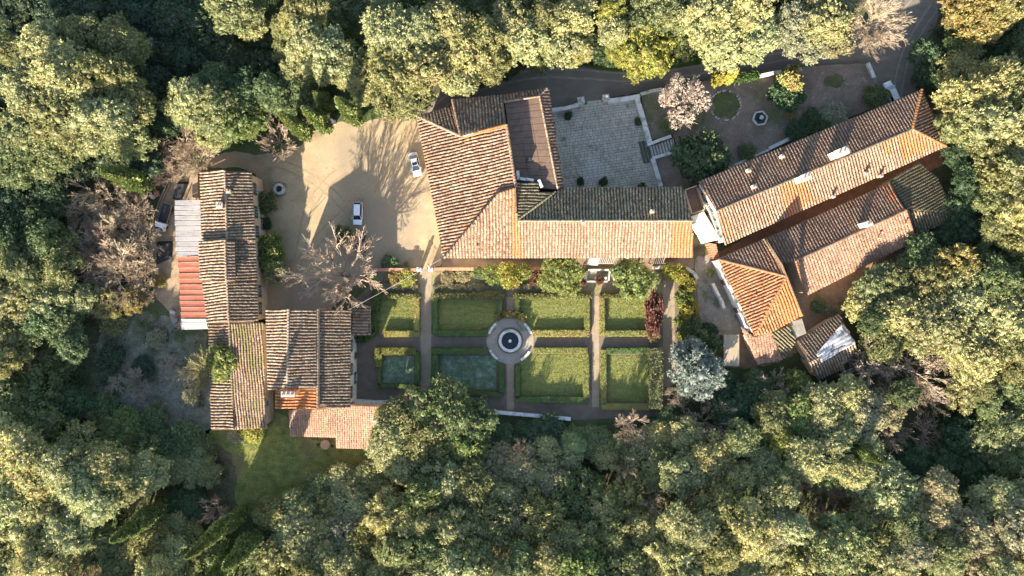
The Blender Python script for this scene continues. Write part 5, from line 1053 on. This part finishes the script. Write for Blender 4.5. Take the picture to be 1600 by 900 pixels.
for i_, (x, y) in enumerate(sb):
    sd_ = 'left' if x < 660 else 'right'; od_ = ORD[i_ if x < 660 else i_-sum(1 for q in sb if q[0] < 660)]
    tree(x+random.uniform(-2, 2), y+random.uniform(-2, 2), random.uniform(4, 5.5), random.uniform(.6, .9), 'grey', 'bush', f'{od_} dry grey clump from the left in the bed {sd_} of the garden path', name='lavender_clump', group=g_, cat='plant')
tree(526, 428, 72, 13.5, 'pink', 'bigbare', 'great leafless tree spreading over the lower edge of the car park')
tree(428, 216, 33, 8, 'pink', 'bare', 'leafless pinkish tree at the upper left corner of the car park')
tree(322, 580, 47, 8.5, 'olivetwig', 'fine', 'rounded olive brown leafless tree leaning over the barn roof')
tree(352, 566, 26, 7.5, 'lime', 'oak', 'green ivy clad crown overhanging the middle of the barn roof')
tree(1377, 22, 54, 11, 'twig', 'fine', 'rounded leafless tree beside the road at the top right')
for x, y, r, h, tn, k in ((1110,665,42,9,'pink','bare'),(1215,610,34,7,'greytwig','bare'),(1375,575,52,9,'greytwig','bare'),(1440,572,60,10,'twig','bare'),(1320,560,25,6,'greytwig','bare'),(1255,760,30,7,'pink','bare'),(1450,625,30,9,'greytwig','bare'),(1395,680,30,9,'greytwig','bare'),(985,668,28,8,'pink','bare'),(812,700,15,8,'pink','bare'),
  (150,300,40,7.5,'twig','bare'),(120,330,34,6.5,'twig','fine'),(175,405,44,8,'twig','bare'),(215,410,30,6,'twig','fine'),(160,465,30,5,'twig','fine'),(130,400,34,7,'pink','bare'),(225,455,22,4,'twig','fine'),(165,355,42,7,'twig','fine'),(150,385,38,7,'pink','fine'),(205,330,34,7,'pink','fine'),(215,375,34,6,'twig','fine'),(190,440,38,6,'twig','fine'),(145,435,28,6,'pink','bare'),(110,470,28,6,'greytwig','bare'),(290,215,34,7,'twig','bare'),(262,245,36,6,'pink','fine'),(305,243,34,5,'twig','fine'),(255,270,22,4,'pink','fine'),(210,290,25,5,'twig','fine'),
  (115,880,42,9,'pink','bare'),(215,800,26,7,'pink','bare'),(330,800,22,6,'pink','bare'),(20,590,24,8,'twig','bare'),(40,570,26,7,'greytwig','bare'),(345,640,18,5,'greytwig','bare'),(215,600,24,3,'greytwig','fine'),(265,570,20,2.6,'greytwig','bare'),(180,600,18,2.4,'twig','bare'),(240,640,18,3,'greytwig','bare'),(290,590,16,2,'greytwig','fine'),(1530,870,24,8,'pink','bare'),(1280,815,26,8,'pink','bare'),(1075,45,14,8,'pink','bare'),(925,50,14,7,'pink','bare'),(1062,620,22,5,'greytwig','bare')):
    tree(x, y, r, h, tn, k)
for x, y, r, h, tn in ((175,560,20,2.4,'blue'),(225,575,16,1.6,'blue'),(160,640,22,3,'green'),(200,665,24,3,'lime'),(240,655,20,2.4,'green'),(290,680,20,2.4,'green'),(255,695,22,3,'green'),(300,620,12,1.2,'grey'),(245,530,14,1.4,'grey'),(180,505,18,2,'olive'),(320,695,16,2,'green')):
    tree(x, y, r, h, tn, 'bush')
# cypresses (position = foot)
for x, y, r, h, lb in ((484,213,11,18,'leaning looking cypress at the car park edge, leftmost of the three by the statue'),(514,203,11,17,'cypress directly left of the white statue'),(560,190,12,17,'cypress right of the white statue, nearest the villa'),(515,168,13,10,'shaded cypress behind the white statue'),(236,288,16,17,'big slender cypress pointing left above the bare scrub'),(262,790,15,19,'cypress with its tip pointing to the lower left, in the lower left wood'),(381,797,12,24,'tallest cypress below the meadow'),(410,830,16,18,'cypress just below the tallest one under the meadow'),(375,860,15,17,'cypress near the bottom edge left of the pale oaks'),(895,690,22,4.2,'thick cypress below the garden edge wall'),(845,732,22,5.5,'thick dark cypress two rows below the fountain path'),(1310,690,10,17,'thin dark cypress lying slantwise in the lower right wood'),(925,752,16,6.5,'dark cypress right of the thick pair below the garden'),(1470,95,14,10,'pale tipped cypress beside the road bend at top right')):
    tree(x, y, r, h, 'cyp', 'cypress', lb)
# ---------------------------------------------------------------- hand-placed woodland
def cap(x, y, h):
    if 735 < x < 1050 and y > 640: h = min(h, max(2.6, (y-612)*.043))
    if 250 < x < 600 and y > 690: h = min(h, max(3.2, (y-700)*.042+1.2))
    if 250 < x < 430 and y > 880: h = min(h, 7)
    if 280 < x < 405 and y > 720: h = min(h, max(3, (y-720)*.035+.8))
    return h
HT = [
 # upper left hill
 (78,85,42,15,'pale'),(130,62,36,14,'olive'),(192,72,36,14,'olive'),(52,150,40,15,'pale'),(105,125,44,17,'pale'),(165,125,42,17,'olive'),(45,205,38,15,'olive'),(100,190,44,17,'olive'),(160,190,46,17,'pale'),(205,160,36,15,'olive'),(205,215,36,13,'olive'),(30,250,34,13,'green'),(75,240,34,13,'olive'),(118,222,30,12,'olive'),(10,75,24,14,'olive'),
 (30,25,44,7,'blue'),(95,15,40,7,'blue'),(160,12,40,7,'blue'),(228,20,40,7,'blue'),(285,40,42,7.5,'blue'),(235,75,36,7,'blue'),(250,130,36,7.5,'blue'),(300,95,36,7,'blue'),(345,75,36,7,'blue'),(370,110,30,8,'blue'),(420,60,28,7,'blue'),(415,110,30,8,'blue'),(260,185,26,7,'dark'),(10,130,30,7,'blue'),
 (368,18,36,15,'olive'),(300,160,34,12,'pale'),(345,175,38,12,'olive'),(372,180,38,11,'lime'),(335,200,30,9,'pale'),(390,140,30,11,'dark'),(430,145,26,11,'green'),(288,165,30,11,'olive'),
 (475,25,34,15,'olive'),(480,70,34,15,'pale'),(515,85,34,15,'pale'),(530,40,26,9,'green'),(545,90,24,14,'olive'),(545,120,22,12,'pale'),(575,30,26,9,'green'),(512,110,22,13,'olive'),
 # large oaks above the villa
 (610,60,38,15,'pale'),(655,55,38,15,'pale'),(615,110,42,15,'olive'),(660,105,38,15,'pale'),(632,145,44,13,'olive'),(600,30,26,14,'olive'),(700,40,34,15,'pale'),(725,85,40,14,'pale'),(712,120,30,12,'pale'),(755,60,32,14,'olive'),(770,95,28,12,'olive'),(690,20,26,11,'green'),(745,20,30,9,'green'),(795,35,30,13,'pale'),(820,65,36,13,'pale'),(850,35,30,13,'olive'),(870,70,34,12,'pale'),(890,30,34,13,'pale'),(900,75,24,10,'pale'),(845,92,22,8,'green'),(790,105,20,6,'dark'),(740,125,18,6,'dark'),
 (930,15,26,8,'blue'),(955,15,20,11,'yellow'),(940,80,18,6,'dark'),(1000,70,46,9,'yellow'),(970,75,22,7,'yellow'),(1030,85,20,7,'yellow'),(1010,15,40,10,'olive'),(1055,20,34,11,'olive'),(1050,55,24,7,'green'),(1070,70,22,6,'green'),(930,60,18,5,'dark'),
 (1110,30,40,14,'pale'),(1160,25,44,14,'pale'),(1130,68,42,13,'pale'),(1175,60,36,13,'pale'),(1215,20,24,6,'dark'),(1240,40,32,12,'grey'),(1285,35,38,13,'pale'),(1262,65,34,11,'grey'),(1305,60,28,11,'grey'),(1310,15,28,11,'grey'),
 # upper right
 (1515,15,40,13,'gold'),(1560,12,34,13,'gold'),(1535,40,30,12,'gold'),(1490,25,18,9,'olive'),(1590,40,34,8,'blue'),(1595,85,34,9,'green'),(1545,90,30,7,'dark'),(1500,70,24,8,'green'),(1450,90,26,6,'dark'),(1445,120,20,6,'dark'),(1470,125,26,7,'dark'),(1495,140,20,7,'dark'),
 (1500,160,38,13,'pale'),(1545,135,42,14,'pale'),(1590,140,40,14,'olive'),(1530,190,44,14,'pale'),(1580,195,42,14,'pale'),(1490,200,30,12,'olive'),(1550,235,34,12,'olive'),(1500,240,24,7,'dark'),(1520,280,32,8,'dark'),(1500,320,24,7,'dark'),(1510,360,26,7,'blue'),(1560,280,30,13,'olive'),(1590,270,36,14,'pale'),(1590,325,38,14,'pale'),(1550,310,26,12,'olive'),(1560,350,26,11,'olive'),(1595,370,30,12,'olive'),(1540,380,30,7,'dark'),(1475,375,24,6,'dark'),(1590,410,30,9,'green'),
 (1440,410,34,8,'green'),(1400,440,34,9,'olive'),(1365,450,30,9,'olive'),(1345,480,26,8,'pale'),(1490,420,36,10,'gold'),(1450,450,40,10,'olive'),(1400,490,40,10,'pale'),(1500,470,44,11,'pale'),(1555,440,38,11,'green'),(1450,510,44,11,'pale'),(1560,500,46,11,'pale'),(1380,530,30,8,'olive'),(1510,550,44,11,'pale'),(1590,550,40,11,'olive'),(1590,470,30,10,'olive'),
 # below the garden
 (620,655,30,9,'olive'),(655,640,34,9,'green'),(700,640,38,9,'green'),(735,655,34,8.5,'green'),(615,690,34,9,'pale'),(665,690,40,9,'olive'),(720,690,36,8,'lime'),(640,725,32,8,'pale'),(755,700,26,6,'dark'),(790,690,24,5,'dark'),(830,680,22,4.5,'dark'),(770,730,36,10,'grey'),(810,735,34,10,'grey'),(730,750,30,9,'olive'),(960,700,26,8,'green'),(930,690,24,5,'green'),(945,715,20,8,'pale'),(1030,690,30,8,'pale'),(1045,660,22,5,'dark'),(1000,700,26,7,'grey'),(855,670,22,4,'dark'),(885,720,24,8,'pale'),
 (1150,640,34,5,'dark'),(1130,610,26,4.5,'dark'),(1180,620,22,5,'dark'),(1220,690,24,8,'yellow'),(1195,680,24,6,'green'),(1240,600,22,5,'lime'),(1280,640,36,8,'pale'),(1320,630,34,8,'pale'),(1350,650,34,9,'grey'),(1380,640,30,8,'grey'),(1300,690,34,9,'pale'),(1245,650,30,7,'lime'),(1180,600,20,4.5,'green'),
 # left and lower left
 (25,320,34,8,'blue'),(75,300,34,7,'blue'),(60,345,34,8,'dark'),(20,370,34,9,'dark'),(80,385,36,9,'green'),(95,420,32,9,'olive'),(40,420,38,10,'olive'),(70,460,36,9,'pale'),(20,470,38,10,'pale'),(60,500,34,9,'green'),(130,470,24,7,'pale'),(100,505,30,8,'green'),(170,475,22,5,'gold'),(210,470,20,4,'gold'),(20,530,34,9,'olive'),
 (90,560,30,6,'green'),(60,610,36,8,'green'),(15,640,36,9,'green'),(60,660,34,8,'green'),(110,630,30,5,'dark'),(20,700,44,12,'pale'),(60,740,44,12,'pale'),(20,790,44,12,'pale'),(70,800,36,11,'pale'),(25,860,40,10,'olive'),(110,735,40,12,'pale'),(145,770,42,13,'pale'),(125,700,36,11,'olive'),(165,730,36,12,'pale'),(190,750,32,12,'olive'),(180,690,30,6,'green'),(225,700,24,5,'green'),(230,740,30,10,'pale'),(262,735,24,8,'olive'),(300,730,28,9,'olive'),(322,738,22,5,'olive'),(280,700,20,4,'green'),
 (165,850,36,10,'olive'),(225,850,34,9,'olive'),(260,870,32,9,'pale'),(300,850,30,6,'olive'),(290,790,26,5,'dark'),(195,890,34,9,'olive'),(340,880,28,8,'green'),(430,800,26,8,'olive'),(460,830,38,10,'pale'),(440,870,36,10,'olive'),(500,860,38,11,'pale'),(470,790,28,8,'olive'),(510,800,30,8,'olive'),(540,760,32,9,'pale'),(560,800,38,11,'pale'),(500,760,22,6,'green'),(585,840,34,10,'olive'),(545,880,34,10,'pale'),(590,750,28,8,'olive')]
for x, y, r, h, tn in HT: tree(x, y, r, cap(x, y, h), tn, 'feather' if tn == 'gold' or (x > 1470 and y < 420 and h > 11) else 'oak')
# ---------------------------------------------------------------- the rest of the wood
CLEAR = [(140,500),(95,480),(95,330),(130,280),(190,300),(235,300),(262,290),(330,240),(395,225),(470,205),(530,180),(640,170),(700,130),(860,102),(905,88),(1110,80),(1200,78),(1310,55),(1380,-60),(1490,-60),(1450,60),(1450,140),(1500,230),(1510,340),(1440,395),(1350,450),(1340,560),(1280,612),(1200,590),(1130,590),(1050,640),(900,675),(760,668),(600,650),(620,730),(520,780),(430,800),(362,790),(350,720),(200,700),(130,620)]
def near_clear(x, y, r):
    if inside((x, y), CLEAR): return True
    for i in range(len(CLEAR)):
        a, b = Vector(CLEAR[i]), Vector(CLEAR[(i+1) % len(CLEAR)]); p = Vector((x, y)); t = max(0, min(1, (p-a).dot(b-a)/(b-a).length_squared))
        if (a+(b-a)*t-p).length < r*.8: return True
    return False
rs = random.Random(99); nfill = 0
for _ in range(9000):
    x, y = rs.uniform(-45, 1645), rs.uniform(-45, 950); low = y > 640
    r = rs.choice((24, 30, 34, 38, 42, 46)) if low else rs.choice((22, 26, 32, 38)); 
    if near_clear(x, y, r): continue
    if any(math.hypot(x-a, y-b) < r+6 for a, b in ((215,825),(190,845),(345,840),(360,825),(375,880),(350,900),(455,185),(490,180),(540,170))): continue
    if any(math.hypot(x-a, y-b) < (r+c)*(.58 if k not in ('bare', 'cypress') else .55) for a, b, c, k in TREES): continue
    if low:
        h = min(12.5, 7+(y-640)*.028)+rs.uniform(-1.8, 1.2); tn = rs.choices(('pale', 'olive', 'grey', 'green', 'lime'), (7, 5, 3, 1.2, .4))[0]
        if x > 1400 and y < 760 and x < 1560: h = 6; tn = 'dark'
    elif x < 330 and y < 330: h = 7; tn = 'blue'  # low trees, shade of this corner put into the blue tone
    else: h = rs.uniform(8, 11); tn = rs.choice(('olive', 'green', 'pale'))
    if rs.random() < .08 and low: tree(x, y, r*.8, h*.9, rs.choice(('pink', 'greytwig', 'twig')), 'bare')
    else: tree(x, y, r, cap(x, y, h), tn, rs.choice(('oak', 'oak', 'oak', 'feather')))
    nfill += 1
print('filled', nfill, 'trees', len(TREES))
# undergrowth over the forest floor and in gaps
def scatter_leaves(name, n, tone, hmax, test, size=.5, label=None):
    rng = RNG; X = rng.uniform(-60, 1660, n*3); Y = rng.uniform(-60, 960, n*3); keep = [i for i in range(len(X)) if test(X[i], Y[i])][:n]
    X, Y = X[keep], Y[keep]; H_ = rng.random(len(X))**2*hmax*(.5+.5*np.sin(X*.05)*np.cos(Y*.06))+.1
    C = np.column_stack([(X-800)*PX, (450-Y)*PX, np.abs(H_)]); C = np.repeat(C, 6, 0)+rng.normal(size=(len(C)*6, 3))*[.35,.35,.15]
    N = np.tile([0, 0, 1.], (len(C), 1)); v, f = leaf_quads(C, N, size, size*.5, .8, rng)
    me = npmesh(name, v, f, {'tint': np.clip(.5+np.repeat(rng.normal(size=len(X))*.15, 6)+rng.normal(size=len(f))*.15, 0, 1)}); o = link(name, me, M['leaf'], None, 'stuff', tone); tag(o, label); return o
scatter_leaves('undergrowth', 26000, (.09,.115,.05), 1.8, lambda x, y: not inside((x, y), CLEAR) , .5, 'undergrowth on the woodland floor')
scatter_leaves('undergrowth', 2600, (.2,.17,.09), .8, lambda x, y: inside((x, y), [(95,480),(95,330),(130,280),(190,300),(236,320),(236,470),(140,500)]), .4, 'dry scrub floor left of the farm track')
scatter_leaves('undergrowth', 2600, (.1,.13,.06), .9, lambda x, y: inside((x, y), [(140,500),(225,470),(300,520),(330,560),(325,680),(350,720),(200,705),(130,620)]), .45, 'rough growth in the shaded hollow left of the barn')
scatter_leaves('undergrowth', 700, (.2,.18,.06), .7, lambda x, y: inside((x, y), [(225,490),(236,330),(262,290),(275,262),(290,262),(262,300),(243,345),(240,400),(246,470),(262,500)]), .35, 'dry weeds along the farm track')
MEAD = [(365,800),(372,715),(330,690),(425,640),(455,650),(460,690),(600,690),(610,720),(560,770),(500,800),(440,812)]
scatter_leaves('leaf_litter', 900, (.2,.13,.07), .02, lambda x, y: 395 < x < 700 and 170 < y < 490 and inside((x, y), [(300,262),(360,235),(410,243),(470,232),(478,212),(500,200),(530,188),(600,182),(645,172),(700,300),(700,412),(582,416),(500,500),(404,486),(404,300)]) and (y < 215+12*math.sin(x*.1) or x > 672+.0*y or (x > 560 and y > 398) or x < 418 or (x < 500 and y > 440) or random.random() < .06), .14, 'fallen leaves along the edges of the car park')
scatter_leaves('bare_scrub', 2600, (.26,.23,.15), .9, lambda x, y: inside((x, y), [(150,510),(225,480),(300,520),(330,560),(325,680),(330,700),(200,690),(140,620)]), .4, 'dry scrub in the shaded hollow left of the barn')
scatter_leaves('grass', 3600, (.3,.31,.08), .25, lambda x, y: 300 < x < 640 and 620 < y < 820 and inside((x, y), MEAD), .3, 'meadow grass below the terracotta annex')
scatter_leaves('grass', 2600, (.09,.13,.04), .25, lambda x, y: 850 < x < 1190 and 60 < y < 115 and inside((x, y), [(870,96),(900,82),(1100,72),(1180,62),(1180,80),(1110,94),(1060,106),(1000,111),(940,107),(890,99)]), .3, 'roadside verge grass')
